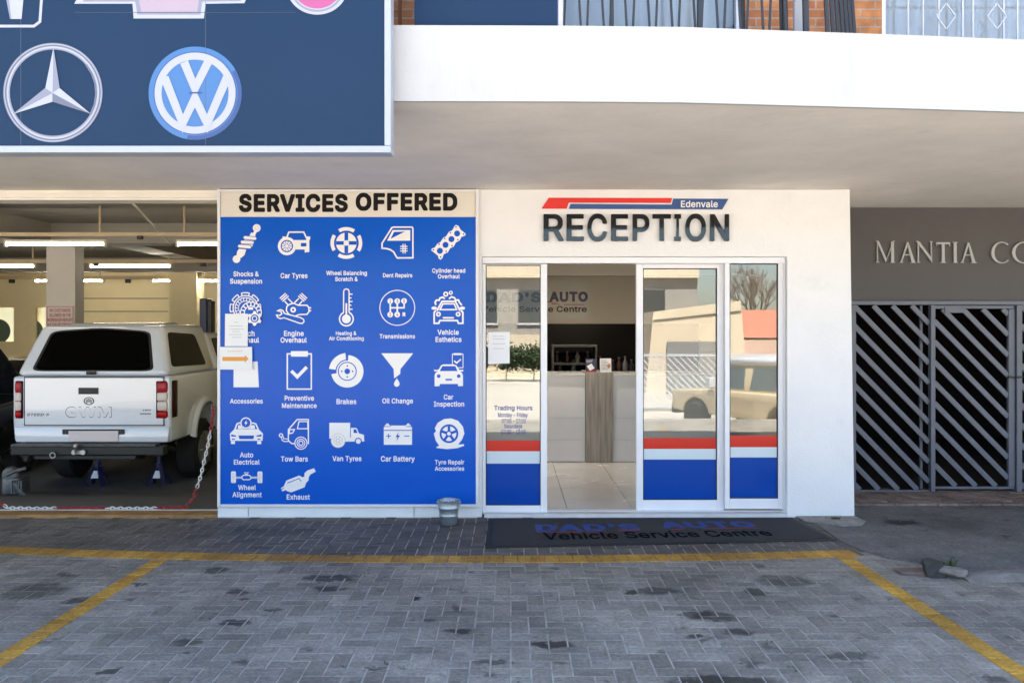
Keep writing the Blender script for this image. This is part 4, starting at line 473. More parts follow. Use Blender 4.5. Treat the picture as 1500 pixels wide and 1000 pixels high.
uw.box(-14, -13.75, Yu+.25, 22, 3.27, H); uw.box(13.75, 14, Yu+.25, 22, 3.27, H); uw.box(-14, 14, 22, 22.25, 3.14, H)
uw.build('upper_wall', br_m, bld)
MB().box(-14.3, 14.3, Yu-.4, 22.6, H, H+.25).build('roof', grey_c, bld)
MB().box(-2.55, 14, 8.17, 22, 2.95, 3.26).build('upper_floor', grey_c, bld)
cur_m = mat('pale_curtain', (.80,.83,.88), .9)
def curtain(name, x0, x1, y, z0, z1, par, amp=.014, lam=.13, m=cur_m):
    n = int((x1-x0)/.018); vs = []; fs = []
    for i in range(n+1):
        x = x0+(x1-x0)*i/n; yy = y+amp*math.sin(x/lam*6.28+1.3*math.sin(x*5))
        vs += [(x,yy,z0),(x,yy,z1)]
    for i in range(n): fs.append([2*i, 2*i+2, 2*i+3, 2*i+1])
    return MB().add(vs, fs).build(name, m, par, smooth=60)
gl_up = glass('upper_glass', (.9,.93,.95), 1.6)
for nm, x0, x1, z0 in (('balcony_door', dx0, dx1, 3.27), ('upper_window', wx0, wx1, 3.5)):
    fm = MB(); 
    for q in ((x0,x0+.05),(x1-.05,x1)): fm.box(q[0], q[1], Yu+.06, Yu+.12, z0, 5.5)
    fm.box(x0+.05, x1-.05, Yu+.061, Yu+.119, 5.44, 5.499); fm.box(x0+.05, x1-.05, Yu+.061, Yu+.119, z0, z0+.04)
    fo = fm.build(nm, alu, bld)
    MB().box(x0+.05, x1-.05, Yu+.085, Yu+.09, z0, 5.5).build('pane', gl_up, fo)
    curtain('curtain', x0+.02, x1-.02, Yu+.3, z0, 5.5, fo)
    MB().box(x0-.1, x1+.1, Yu+.5, Yu+.6, z0-.2, 5.7).build('room_back', mat('room_grey', (.25,.27,.3), .9), fo)  # plain grey sheet closing the opening behind the curtain
# white burglar bars on the upper window
bg_ = MB(); wb = mat('white_bar', (.50,.51,.54), .4); yb_ = Yu-.03
for x in (1330, 1352, 1375, 1410, 1425, 1470, 1490, 1530): bg_.box(X_(x,yb_)-.0055, X_(x,yb_)+.0055, yb_-.0055, yb_+.0055, 3.45, 5.4)
for xc in (1384, 1458, 1545):
    c = [(X_(xc-14,yb_),3.84),(X_(xc,yb_),3.93),(X_(xc+14,yb_),3.84),(X_(xc,yb_),3.75)]
    for i in range(4): a, b = c[i], c[(i+1) % 4]; bg_.bar((a[0],yb_-.02,a[1]), (b[0],yb_-.02,b[1]), .007, .007)
bg_.box(wx0, wx1, yb_-.02, yb_, 3.985, 4.0)
bg_.build('burglar_bar', wb, bld)

# entrance lobby behind the gate (dark) and the grey wall over it
YG = 9.14
nb_ = MB(); gw = mat('grey_lobby_wall', (.058,.056,.055), .55, var=.10, scale=1.6, bump=.15, bscale=30)
nb_.box(X_(1247,YG)-.3, 9, YG, YG+.2, Z_(440,YG), SOF-.004)
nb_.build('entrance_wall', gw, bld)
lo = MB()
lo.box(3.15, 9.2, 13.8, 14, 0, 2.9); lo.box(9, 9.2, 9.34, 13.8, 0, 2.9); lo.box(3.15, 9, 9.34, 13.8, 2.7, 2.8)
lo.build('lobby_shell', dark_in, bld)
MB().box(3.15, 9, 9.2, 13.8, -.05, .01).build('lobby_floor', mat('lobby_tile', (.03,.022,.018), .6, ior=1.3), kind='structure')

# ------------------------------------------------------------------ floors
fl = MB(); fw = mat('workshop_floor', (.11,.108,.106), .55, var=.25, scale=1.4, ior=1.2)
pr = [(8.02,.0),(8.3,0),(10.3,-.2),(22,-.2)]
for (y0,z0),(y1,z1) in zip(pr, pr[1:]): fl.add([(-14,y0,z0),(-2.55,y0,z0),(-2.55,y1,z1),(-14,y1,z1)], [(0,1,2,3)])
fl.build('workshop_floor', fw, kind='structure', origin=(-7,9,0))
MB().box(-14, XL, 7.94, 8.14, -.01, .022).build('kerb', mat('ochre_kerb_paint', (.30,.16,.05), .8, var=.4, scale=5), kind='structure', bevel=.006)
MB().box(-14, XL, 8.142, 8.17, -.01, .026).build('threshold_strip', mat('strip_white', (.6,.6,.6), .6, var=.2), kind='structure')
tile = mat('reception_tile', (.80,.78,.75), .25, var=.03, scale=1.5)
rf = MB(); grout = mat('tile_grout', (.08,.075,.07), .8)
rf.box(-.62, 3.02, 8.17, 14.4, -.03, -.002, grout)
tx = [-.62, G(836,690).x-.0, 0, 0]
def tile_rows():
    y = 8.19; ys = []
    while y < 14: ys.append((y, min(y+.595, 14.4))); y += .6
    xs = []; x = -.9
    # long joints fan towards the vanishing point in the photo: 0.6 m tiles
    x0 = .52
    return ys, [x0+.6*k for k in range(-3, 6)]
ys, xs = tile_rows()
for (y0,y1) in ys:
    for x in xs:
        a, b = max(x+.003, -.62), min(x+.597, 3.02)
        if b > a: rf.box(a, b, y0, y1, -.002, .006, tile)
rf.build('reception_floor', tile, kind='structure', origin=(1,10,0))
MB().box(dl+.02, dr, 7.93, 8.18, -.02, .03).build('door_sill', mat('sill', (.62,.62,.62), .5, var=.1), bld, bevel=.004)
# ------------------------------------------------------------------ glazed entrance
gl = glass('shop_glass', (.80,.83,.82), 2.05)
red_v = mat('red_vinyl', (.62,.03,.015), .12, ior=1.5); white_v = mat('white_vinyl', (.62,.72,.76), .12, ior=1.5)
blue_v = mat('blue_vinyl', (.003,.058,.36), .12, ior=1.5); blue_t = mat('blue_lettering', (.02,.05,.30), .4)
paper = mat('white_paper', (.78,.80,.82), .8); ink = mat('grey_ink', (.35,.36,.38), .8)
def framed(name, par, Y, o, g, bands, label=None):
    """o = outer frame rectangle, g = glass rectangle, both in photo pixels at depth Y"""
    x0, y0, x1, y1 = (X_(o[0],Y), Z_(o[3],Y), X_(o[2],Y), Z_(o[1],Y)); a0, b0, a1, b1 = (X_(g[0],Y), Z_(g[3],Y), X_(g[2],Y), Z_(g[1],Y))
    f = MB(); T = .05
    f.box(x0, a0, Y, Y+T, y0, y1); f.box(a1, x1, Y, Y+T, y0, y1); f.box(a0+.0005, a1-.0005, Y+.001, Y+T-.001, y0+.0005, b0); f.box(a0+.0005, a1-.0005, Y+.001, Y+T-.001, b1, y1-.0005)
    root = f.build(name, alu, par, label=label, bevel=.0035, seg=2)
    gk = MB(); t = .007
    gk.box(a0, a0+t, Y+.008, Y+.03, b0, b1); gk.box(a1-t, a1, Y+.008, Y+.03, b0, b1); gk.box(a0+t, a1-t, Y+.008, Y+.03, b0, b0+t); gk.box(a0+t, a1-t, Y+.008, Y+.03, b1-t, b1)
    gk.build('gasket', rubber, root)
    MB().box(a0+.004, a1-.004, Y+.018, Y+.024, b0+.004, b1-.004).build('glass_pane', gl, root)
    dm = MB(); Yd = Y+.0165
    for (p0, p1, m) in bands: dm.box(a0+.0075, a1-.0075, Yd, Yd+.001, Z_(p1,Y), Z_(p0,Y), m)
    dm.build('colour_band', red_v, root)
    return root
left = framed('side_window', bld, 8.02, (707,386.5,801.5,753), (711.5,388,792,740), ((645,661,red_v),(661,679,white_v),(679,739,blue_v)))
right = framed('side_window', bld, 8.02, (1062,384.5,1147,745), (1069,386,1140,730), ((638,655,red_v),(655,670,white_v),(670,729.3,blue_v)))
slide = framed('sliding_door', bld, 8.085, (932,384.5,1061,748), (942,393,1050.5,732), ((641.5,657.5,red_v),(657.5,673,white_v),(673,731.4,blue_v)))
ff = MB(); Y = 8.0
ff.box(dl+.002, dr-.002, Y, Y+.15, Z_(385.5,8.0), dt-.001); ff.box(X_(1147,8.02)+.001, dr-.001, Y+.01, Y+.15, .03, Z_(385.6,8.0))
ff.box(dl+.0005, X_(707,8.02)-.0005, Y+.01, Y+.15, .03, Z_(385.6,8.0))
ff.box(X_(801.6,8.02), dr-.003, Y+.05, Y+.12, .0305, .037)
ff.build('door_frame', alu, bld, bevel=.003)
f = Flat(plane(8.0363), 0, .0002)
for t, a, b, y0, y1 in (('Trading Hours',724,780,593.5,602.5),('Monday - Friday',729.5,773,604,612.5),('07:00 - 17:00',735,770,613,619.5),('Saturdays',738.5,765,621,628.5),('07:00 - 13:00',734.5,770,629,635.5)):
    f.text(t, a, b, y0, blue_t, ybot=y1, off=.012)
f.build('opening_hours', blue_t, left)
def notice(name, corners, mp, label, lines=(), d=.002, extra=None):
    m_ = MB(); m_.prism([mp(x,y,d+.0012) for x, y in corners], [mp(x,y,d) for x, y in corners])
    o = m_.build(name, paper, label=label, cat='notice')
    if lines or extra:
        f = Flat(mp, d+.0018, .0002)
        if extra: extra(f)
        for x0, x1, y in lines:
            x = x0
            while x < x1-1.2:
                ww = min(random.uniform(1.2, 3.2), x1-x); f.rect(x, y, x+ww, y+.75, ink); x += ww+.8
        f.build('print', ink, o)
    return o
notice('paper_notice', [(715,533),(746.5,532),(746.5,486),(715.5,486.5)], plane(8.036), 'white sheet of paper taped inside the glass beside the open doorway', [(722,740,y) for y in (492,496,503,510)], d=-.0005)

# ------------------------------------------------------------------ blue services board
Ys = 7.90; PB = plane(Ys)
brd = thing('services_board', (X_(508,Ys), Ys, Z_(740,Ys)), 'large blue board of white service icons on the left of the reception doors', 'sign')
cr = mat('board_cream', (.68,.64,.56), .45); wf = mat('board_frame_white', (.70,.71,.73), .4, var=.03, scale=6)
blue_b = mat('board_blue', (.005,.095,.53), .2, ior=1.24, var=.03, scale=3); icon_m = mat('board_white_print', (.80,.80,.80), .25, ior=1.36)
m_ = MB(); m_.box(X_(323,Ys), X_(697,Ys), Ys, Ys+.04, Z_(738,Ys), Z_(318,Ys)); m_.build('panel', blue_b, brd)
m_ = MB(); m_.box(X_(323.5,Ys), X_(696.5,Ys), Ys+.001, Ys+.04, Z_(317.8,Ys), Z_(281,Ys)); m_.build('header', cr, brd)
m_ = MB()
m_.box(X_(318.7,Ys), X_(323,Ys), Ys-.012, Ys+.045, Z_(742,Ys), Z_(277,Ys)); m_.box(X_(697,Ys), X_(701.5,Ys), Ys-.012, Ys+.045, Z_(742,Ys), Z_(277,Ys))
m_.box(X_(323,Ys)+.0005, X_(697,Ys)-.0005, Ys-.011, Ys+.045, Z_(742,Ys), Z_(738,Ys)); m_.box(X_(323,Ys)+.0005, X_(697,Ys)-.0005, Ys-.011, Ys+.045, Z_(281,Ys), Z_(277.5,Ys))
m_.build('frame', wf, brd, bevel=.003)
bk_l = mat('black_lettering', (.006,.005,.005), .5, ior=1.25)
f = Flat(PB, .0015); f.text('SERVICES', 350, 509.5, 284, bk_l, ybot=311, off=.045); f.text('OFFERED', 521, 670, 282.5, bk_l, ybot=309, off=.045); f.build('heading', bk_l, brd)
CAP = [('Shocks &',342,379,397.5),('Suspension',337,384,408),('Car Tyres',411,450.5,400),('Wheel Balancing',478,537.5,396.5),('Scratch &',491,524,405.5),('Dent Repairs',561,604,400),
 ('Cylinder head',633,681.5,393),('Overhaul',641.5,673.5,401.5),('Clutch',344,373,484),('Overhaul',341,379.5,494),('Engine',416,445,484),('Overhaul',411,449.5,494),('Heating &',492,522,485),('Air Conditioning',482,533,492.5),
 ('Transmissions',556,608,489),('Vehicle',641,672,482.5),('Esthetics',638,676,493),('Accessories',337,385,583.5),('Preventive',417,460,579),('Maintenance',413,464,590),('Brakes',493,522,584),('Oil Change',560,605,583),
 ('Car',650,664,577.5),('Inspection',635.5,680,587.5),('Auto',351.5,371,662),('Electrical',342.5,380.5,672.5),('Tow Bars',411.5,451,668),('Van Tyres',487,529.5,667.5),('Car Battery',558,607.5,667.5),('Tyre Repair',637,680,673),('Accessories',637,680,682.5),
 ('Wheel',349,375,710),('Alignment',340.5,383.5,720),('Exhaust',420,454,723.5)]
grp = {}
for i, (t, a, b, y) in enumerate(CAP):
    f = Flat(PB, .0012); f.text(t, a, b, y, icon_m, off=.014, asp=1.12); f.build('caption', icon_m, brd)
w_, b_ = icon_m, blue_b
A_ = (315,315,7.5); B_ = (510,315,7.5); C_ = (315,415,7.5); D_ = (510,415,7.5); E_ = (315,505,7.5); F_ = (510,505,7.5); G_ = (315,600,6.895); H_ = (510,600,6.895)
def I(t): return Flat(PB, .001, .0004, t)
def done(f): f.build('icon', icon_m, brd)
def blob(f, x0, y0, x1, y1, w, m):   # thick rounded bar
    a = math.atan2(y1-y0, x1-x0); P = [(x1+w/2*math.cos(a+R(t)), y1+w/2*math.sin(a+R(t))) for t in range(-90,91,30)]+[(x0+w/2*math.cos(a+R(t)), y0+w/2*math.sin(a+R(t))) for t in range(90,271,30)]
    f.poly(P, m)
f = I(A_); f.disc(458,143,43,w_); f.ring(458,143,24,18,mat('print_grey',(.5,.5,.5),.3)); f.line([(446,180),(428,212)],30,w_)
f.poly([(375,235),(400,190),(440,210),(445,235),(438,262),(368,252)],w_); f.poly([(335,262),(425,270),(412,345),(330,340),(285,320)],w_)
for q in ((330,247,440,258),(300,297,412,303),(270,342,382,352)): blob(f,*q,46,b_); blob(f,*q,32,w_)
f.poly([(265,372),(345,378),(325,440),(290,470),(235,465),(245,400)],w_); f.disc(238,485,42,w_); done(f)
f = I(A_); f.line([(783,258),(812,188),(975,188),(1007,258)],16,w_); f.poly([(742,235),(788,240),(800,275),(1000,275),(1012,235),(1046,235),(1046,265),(1036,275),(1036,405),(985,412),(985,378),(870,378),(740,330)],w_)
f.disc(790,342,100,w_); f.disc(790,342,68,b_); f.disc(790,342,55,w_)
for k in range(5): a = R(36*k); f.line([(790-56*math.cos(a),342-56*math.sin(a)),(790+56*math.cos(a),342+56*math.sin(a))],6,b_)
f.disc(790,342,17,w_); f.rect(945,308,1005,345,b_); done(f)
f = I(A_)
for k in range(4): f.ring(1443,307,175,136,w_,90*k+57-90,90*k+123-90-2)
f.disc(1443,307,114,w_); 
for a in (0,90): f.rect(1443-112 if a == 0 else 1423, 287 if a == 0 else 307-112, 1443+112 if a == 0 else 1463, 327 if a == 0 else 307+112, b_)
f.disc(1443,307,30,w_); done(f)
f = I(B_); f.line([(500,133),(700,133),(711,145),(711,470),(540,471),(525,450),(500,405),(460,378),(420,368),(373,365),(373,310),(465,165),(480,140)],16,w_,True)
f.poly([(428,282),(490,165),(682,165),(682,282)],w_); f.poly([(465,262),(505,185),(625,182)],b_)
for x in (603,626): f.rect(x-5,318,x+5,422,w_)
for y in (345,370,395): f.rect(572,y-5,653,y+5,w_)
done(f)
f = I(B_); f.poly([(1185,108),(1213,120),(1235,160),(1290,203),(1288,225),(1245,240),(1222,282),(1185,300),(1160,345),(1120,365),(1095,410),(1050,430),(1035,475),(1015,490),(995,478),(985,445),(935,405),(915,390),(918,368),(950,358),(980,315),(1012,298),(1045,250),(1075,235),(1108,185),(1145,168),(1170,120)],w_)
for x, y in ((1197,203),(1135,265),(1070,328),(1008,393)): f.disc(x,y,33,b_)
for x, y in ((1185,132),(1267,210),(1125,195),(1205,273),(1062,258),(1142,337),(1000,320),(1078,400),(937,383),(1017,462)): f.disc(x,y,9,b_,10)
done(f)
f = I(C_); f.ring(335,270,142,130,w_,-20,230); f.ring(335,270,118,108,w_,-10,240); f.ring(335,270,80,72,w_,0,240)
for k in range(-1,5):
    a = 90+45*(k-1); f.ring(335,270,174,162,w_,a-15,a+15); 
    for s_ in (-15,15): aa = R(a+s_); f.line([(335+140*math.cos(aa),270-140*math.sin(aa)),(335+170*math.cos(aa),270-170*math.sin(aa))],11,w_)
for k in range(12): aa = R(20+20*k); f.line([(335+78*math.cos(aa),270-78*math.sin(aa)),(335+110*math.cos(aa),270-110*math.sin(aa))],9,w_)
f.disc(400,320,120,b_); f.ring(400,320,120,109,w_,-20,200); f.ring(400,320,76,66,w_,-20,200)
for k in range(9): aa = R(-10+25*k); f.line([(400+74*math.cos(aa),320-74*math.sin(aa)),(400+110*math.cos(aa),320-110*math.sin(aa))],14,w_)
f.rect(370,262,425,290,w_); f.disc(442,385,70,b_)
for k in range(6): aa = R(30+60*k); f.disc(442+62*math.cos(aa),385-62*math.sin(aa),20,w_,8)
f.ring(442,385,60,44,w_); f.ring(442,385,30,20,w_); done(f)
f = I(C_)
for sx in (1,-1):
    M_ = lambda x, y: (862+(x-862)*sx, y)
    for q in (((712,165),(775,108)),((726,182),(792,122)),((742,198),(808,138))): f.line([M_(*q[0]),M_(*q[1])],13,w_)
    f.line([M_(765,195),M_(806,240)],13,w_); f.line([M_(802,165),M_(850,212)],13,w_)
f.poly([(860,360),(815,340),(785,300),(790,255),(820,230),(865,220),(915,240),(1010,240),(1030,260),(1035,310),(1010,340),(920,340)],b_)
f.line([(880,360),(845,356),(810,336),(785,300),(790,255),(820,230),(865,218),(915,240),(1010,240),(1030,260),(1035,310),(1010,340),(925,342)],14,w_,True)
f.ring(860,290,31,13,w_); f.rect(1036,262,1058,276,w_); f.rect(1036,292,1058,306,w_)
P = [(765,330),(940,375),(975,395),(980,420),(960,440),(925,435),(760,377),(720,387),(690,372),(678,348),(715,352),(735,335),(728,310),(688,302),(718,288),(748,298)]
f.poly(P,b_); f.line(P,13,w_,True); done(f)
f = I(C_); f.ring(1443,390,83,68,w_,112,428); f.disc(1443,390,49,w_); f.line([(1413,318),(1413,90),(1420,70),(1443,60),(1466,70),(1473,90),(1473,318)],13,w_); f.rect(1434,218,1452,345,w_)
for k, y in enumerate((118,160,200,240,283)): f.rect(1479,y-6,1512 if k % 2 == 0 else 1500,y+6,w_)
done(f)
f = I(D_); f.ring(540,268,196,187,w_,n=60)
for q in ([(463,195),(463,342)],[(540,195),(540,342)],[(615,193),(615,276)]): f.line(q,17,w_)
f.line([(472,268),(606,268)],17,w_)
nk = mat('print_number', (.12,.14,.25), .3)
for t, x, y in (('1',463,195),('3',540,195),('5',615,193),('2',463,342),('4',540,342)):
    f.disc(x,y,31,w_); X0, Y0 = f.T(x,y); f.text(t,X0-(1.1 if t == '1' else 1.6),X0+(1.1 if t == '1' else 1.6),Y0-2.6,nk,ybot=Y0+2.6,off=.02)
X0, Y0 = f.T(615,340); f.text('R',X0-2.2,X0+2.2,Y0-3,w_,ybot=Y0+3,off=.03); done(f)
f = I(D_); f.line([(975,300),(1032,198),(1178,198),(1228,300)],19,w_); f.line([(1008,288),(1042,224),(1165,224),(1192,288)],15,w_,True)
f.line([(965,298),(945,318),(945,438),(995,438),(1008,408),(1200,408),(1212,438),(1260,438),(1260,318),(1238,298)],18,w_)
for x in (992,1208): f.disc(x,338,27,w_); f.disc(x,338,12,nk)
blob(f,1048,378,1155,378,18,w_)
for x in (945,1255): f.disc(x,272,30,w_,16,18)
for x, y, r in ((1073,118,28),(1128,103,22)): f.ring(x,y,r,r*.45,w_)
f.line([(965,238),(955,208),(970,185),(1000,185),(1010,160),(1040,152),(1062,170)],18,w_); f.line([(1108,170),(1135,148),(1168,158),(1182,185),(1212,182),(1225,212),(1250,240)],18,w_); done(f)
f = I(E_); f.poly([(205,200),(415,200),(415,182),(468,182),(482,465),(203,465)],w_); done(f)
f = I(E_); f.line([(794,98),(1058,98),(1058,484),(794,484)],15,w_,True); f.rect(834,68,1020,128,w_); f.line([(838,285),(904,350),(1008,243)],36,w_); done(f)
f = I(E_); f.disc(1453,290,178,w_,48); f.ring(1453,290,214,118,b_,86,190); f.ring(1453,290,202,130,w_,96,172); f.ring(1453,290,104,93,b_,n=44); f.disc(1453,290,31,b_)
for k in range(4): f.disc(1453+60*math.cos(R(90*k)),290+60*math.sin(R(90*k)),9,b_,10)
done(f)
f = I(F_); f.poly([(365,92),(715,92),(575,265),(572,318),(505,368),(500,265)],w_); f.poly([(535,365),(560,405),(567,430),(555,452),(535,460),(513,452),(502,430),(510,405)],w_); done(f)
f = I(F_); f.line([(1145,100),(1262,100),(1262,250),(1145,250)],8,w_,True); f.rect(1160,90,1245,112,w_); f.line([(1165,175),(1192,198),(1238,158)],15,w_)
P = [(950,330),(962,305),(985,290),(945,290),(945,272),(985,275),(1000,262),(1020,225),(1045,213),(1160,213),(1190,225),(1212,262),(1225,275),(1265,272),(1265,292),(1232,290),(1252,310),(1262,335),(1262,450),(1208,453),(1205,428),(1008,428),(1002,453),(950,453)]
f.poly(P,w_); f.poly([(1005,287),(1035,232),(1178,232),(1202,287)],b_)
for x in (995,1215): f.disc(x,342,20,b_)
f.rect(1070,372,1142,390,b_); done(f)
f = I(G_); f.poly([(150,240),(195,195),(440,195),(485,240),(480,312),(155,312)],w_); f.line([(200,200),(222,142),(240,133),(390,133),(412,142),(438,200)],14,w_); f.poly([(230,192),(235,155),(400,155),(405,192)],w_)
f.disc(313,132,60,b_); f.ring(313,132,57,45,w_); f.poly([(320,103),(298,136),(312,138),(306,162),(330,125),(316,124)],w_)
f.poly([(165,246),(215,260),(212,270),(165,268)],b_); f.poly([(470,246),(418,260),(421,270),(470,268)],b_); f.poly([(238,258),(396,258),(388,294),(248,294)],b_); f.rect(172,290,202,302,b_); f.rect(430,290,460,302,b_)
f.rect(163,314,203,344,w_); f.rect(427,314,468,344,w_); done(f)
f = I(G_); f.line([(808,342),(772,338),(741,310),(741,200),(830,97),(943,97),(943,344)],12,w_); f.line([(848,118),(937,118),(937,190),(832,190)],10,w_,True); f.line([(752,200),(803,197),(785,232),(752,240)],10,w_,True)
f.disc(868,335,66,b_); f.ring(868,335,66,56,w_); f.ring(868,335,44,35,w_); f.ring(868,335,26,16,w_); f.ring(667,257,22,11,w_); f.line([(672,278),(680,306),(700,318),(742,318)],9,w_); f.line([(690,266),(694,290),(742,294)],9,w_); done(f)
f = I(H_); f.rect(-190,130,20,290,w_); f.rect(-130,290,20,320,w_); f.poly([(28,182),(80,182),(90,190),(108,236),(160,252),(163,318),(20.5,320),(20.5,278),(28,278)],w_); f.poly([(55,195),(80,195),(96,233),(55,233)],b_)
pg = mat('print_grey',None); f.disc(-101,310,70,w_); f.ring(-101,310,73,68,pg); f.ring(-101,310,46,41,pg); f.ring(-101,310,20,14,pg)
for k in range(6): a = R(60*k); f.line([(-101+18*math.cos(a),310+18*math.sin(a)),(-101+43*math.cos(a),310+43*math.sin(a))],5,pg)
f.disc(104,316,36,b_); f.disc(104,316,25,w_); done(f)
f = I(H_); f.poly([(360,352),(360,172),(425,170),(435,158),(575,158),(585,170),(645,172),(645,352)],w_)
for x in (397,607): f.rect(x-27,152,x+27,164,w_); f.rect(x-12,137,x+12,152,w_)
f.rect(362,202,643,211,b_); f.rect(385,259,433,268,b_); f.rect(404,240,413,288,b_); f.rect(568,259,618,268,b_); f.poly([(512,226),(478,272),(500,272),(488,314),(523,258),(502,258)],b_); done(f)
f = I(H_); f.poly([(1110,350),(1150,300),(1174,240),(1160,170),(1110,110),(1040,86),(970,92),(905,130),(875,185),(888,215),(865,240),(885,310),(920,362),(888,375),(892,384),(1000,396),(1100,387),(1172,362),(1168,346)],w_); f.disc(1018,240,95,b_); f.disc(1018,240,75,w_)
for k in range(5): a = R(-90+72*k); f.line([(1018,240),(1018+80*math.cos(a),240+80*math.sin(a))],26,b_)
f.disc(1018,240,32,b_); f.disc(1018,240,19,w_); done(f)
f = I(G_)
for x in (162,430): f.poly([(x+8,620),(x+42,620),(x+50,630),(x+50,728),(x+42,738),(x+8,738),(x,728),(x,630)],w_); [f.rect(x+14,632+14*k,x+36,637+14*k,pg) for k in range(8)]
f.rect(213,672,272,679,w_); f.rect(213,684,272,691,w_); f.rect(368,672,429,679,w_); f.rect(368,684,429,691,w_)
f.line([(275,672),(290,658),(350,658),(365,672),(365,690),(350,702),(290,702),(275,690)],10,w_,True); f.poly([(295,628),(345,628),(330,655),(312,655)],w_); f.rect(308,634,332,642,b_); done(f)
f = I(G_); f.poly([(665,790),(695,770),(708,740),(722,712),(850,662),(885,680),(903,672),(903,640),(930,613),(1000,588),(1018,622),(962,653),(946,680),(946,710),(920,735),(905,780),(770,832),(730,820),(715,808),(680,822)],w_); f.line([(730,738),(848,692),(870,720)],8,b_); f.line([(672,800),(698,790)],8,b_); done(f)
# papers taped over the board
PN = plane(Ys-.02)
def arrow(f): f.poly([(326,522.5),(359,522.5),(359,519.5),(364.5,525.5),(359,531),(359,528.5),(326,528.5)], mat('orange_ink', (.75,.33,.06), .7)); [f.rect(334+3.2*k,513.3,336+3.2*k,515,mat('pale_orange_ink',(.75,.5,.35),.7)) for k in range(7)]
o = notice('paper_notice', [(329.5,507),(363,507),(363.5,459.5),(330,459.5)], PN, 'white printed sheet taped over the clutch icon on the blue board', [(344,349,471.5),(336,356,477),(337,357,481.5),(340,353,485),(336,356,489.5),(340,354,493.5)], d=.003)
o = notice('direction_notice', [(322,541),(370,541),(369.5,508),(322.5,508)], PN, 'white sheet with an orange arrow pointing right taped on the blue board', (), d=.0055, extra=arrow)

# ------------------------------------------------------------------ RECEPTION sign
rs = thing('reception_sign', (X_(930), D, Z_(355)), 'black mirror-finish RECEPTION lettering under a red and blue stripe over the doors', 'sign')
mir = mat('black_mirror_acrylic', (.004,.005,.007), .05, ior=1.5)
LT = [('R',796,825.6),('E',829.6,855),('C',860,888.6),('E',894.6,919.6),('P',926,950.5),('T',955,982),('I',987,996.6),('O',1003,1033),('N',1039,1067)]
for t, a, b in LT:
    m_ = MB(); solid_letters(m_, t, PW, a, b, 313.6 if t in 'CO' else 314.3, 354.4 if t in 'CO' else 353.8, (.012,.032), mir, off=.02); m_.build('letter', mir, rs, bevel=.0015, seg=1)
rd = mat('stripe_red', (.68,.02,.015), .3); bl = mat('stripe_blue', (.02,.075,.25), .3); wp = mat('stripe_white', (.75,.75,.75), .3)
c5 = lambda P: [(780+x/5, 280+y/5) for x, y in P]
m_ = MB()
for P, d, m in ((c5([(66,130),(118,50),(1022,52),(1010,88),(265,86),(250,130)]),(.002,.012),rd),(c5([(265,131),(278,95),(1018,100),(1030,56),(1433,58),(1388,135)]),(.002,.012),bl),
                (c5([(252,129.5),(266.5,87),(1011,89),(1023,53),(1029,55.5),(1017,99),(277,94),(264,130.5)]),(.002,.009),wp)):
    m_.prism([PW(x,y,d[1]) for x, y in P][::-1], [PW(x,y,d[0]) for x, y in P][::-1], m)
st = m_.build('stripe', rd, rs)
f = Flat(PW, .013); f.text('Edenvale', 997, 1051, 294.2, wp, ybot=304.2, off=.012); f.build('name_lettering', wp, rs)

# ------------------------------------------------------------------ big billboard on the canopy edge
Yb_ = 4.70; PL = plane(Yb_)
bb_ = thing('billboard', (-3.3, Yb_, Z_(224,Yb_)), 'large steel blue billboard of car badges in a white frame on the canopy edge', 'billboard')
sb_ = mat('billboard_blue', (.0105,.031,.074), .5, ior=1.25, var=.07, scale=1.4)
xl, xr, zb, zt = -6.2, X_(572,Yb_), Z_(223,Yb_), 5.3
MB().box(xl+.04, X_(563.5,Yb_), Yb_+.012, Yb_+.1, Z_(213.5,Yb_), zt-.04).build('panel', sb_, bb_)
m_ = MB(); a, b = Vector(PL(563,213.3)), Vector(PL(572.5,223.5))
m_.box(a.x, b.x, Yb_, Yb_+.12, a.z, zt); m_.box(xl, b.x, Yb_, Yb_+.12, b.z, a.z-.0005); m_.box(xl, xl+.04, Yb_, Yb_+.12, a.z, zt); m_.box(xl+.04, a.x, Yb_, Yb_+.12, zt-.04, zt)
m_.build('frame', mat('billboard_frame_white', (.36,.39,.44), .4), bb_, bevel=.004)
PLb = lambda x, y, d=0.: PL(x, y, d-.012)
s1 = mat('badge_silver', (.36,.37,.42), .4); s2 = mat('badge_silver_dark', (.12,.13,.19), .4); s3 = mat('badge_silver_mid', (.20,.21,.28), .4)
vb = mat('badge_blue', (.045,.14,.34), .4); vb2 = mat('badge_blue_deep', (.03,.065,.2), .4); pk = mat('badge_pink', (.38,.075,.21), .4); pw = mat('badge_pale_pink', (.34,.27,.33), .4)
T25 = (0,0,2.5)
f = Flat(PLb, .001, .0006, T25)
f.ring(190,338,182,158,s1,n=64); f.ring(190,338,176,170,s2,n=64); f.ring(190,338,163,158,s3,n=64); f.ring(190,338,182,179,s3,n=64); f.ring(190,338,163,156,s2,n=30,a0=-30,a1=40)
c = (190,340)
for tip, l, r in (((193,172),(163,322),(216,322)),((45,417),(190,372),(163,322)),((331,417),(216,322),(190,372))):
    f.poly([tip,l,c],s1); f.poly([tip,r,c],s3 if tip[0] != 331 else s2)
f.build('star_badge', s1, bb_)
f = Flat(PLb, .001, .0006, T25)
f.disc(712,340,171,vb,64); f.ring(712,340,171,156,vb2,n=40,a0=-100,a1=30); f.ring(712,340,149,123,s1,n=64); f.ring(712,340,152,149,vb2,n=64)
f.line([(672,226),(712,322),(760,226)],31,s1); f.line([(600,282),(667,452),(712,358),(757,452),(830,282)],31,s1)
f.rect(690,336,738,342,vb2); f.build('round_letter_badge', s1, bb_)
f = Flat(PLb, .001, .0006, T25)
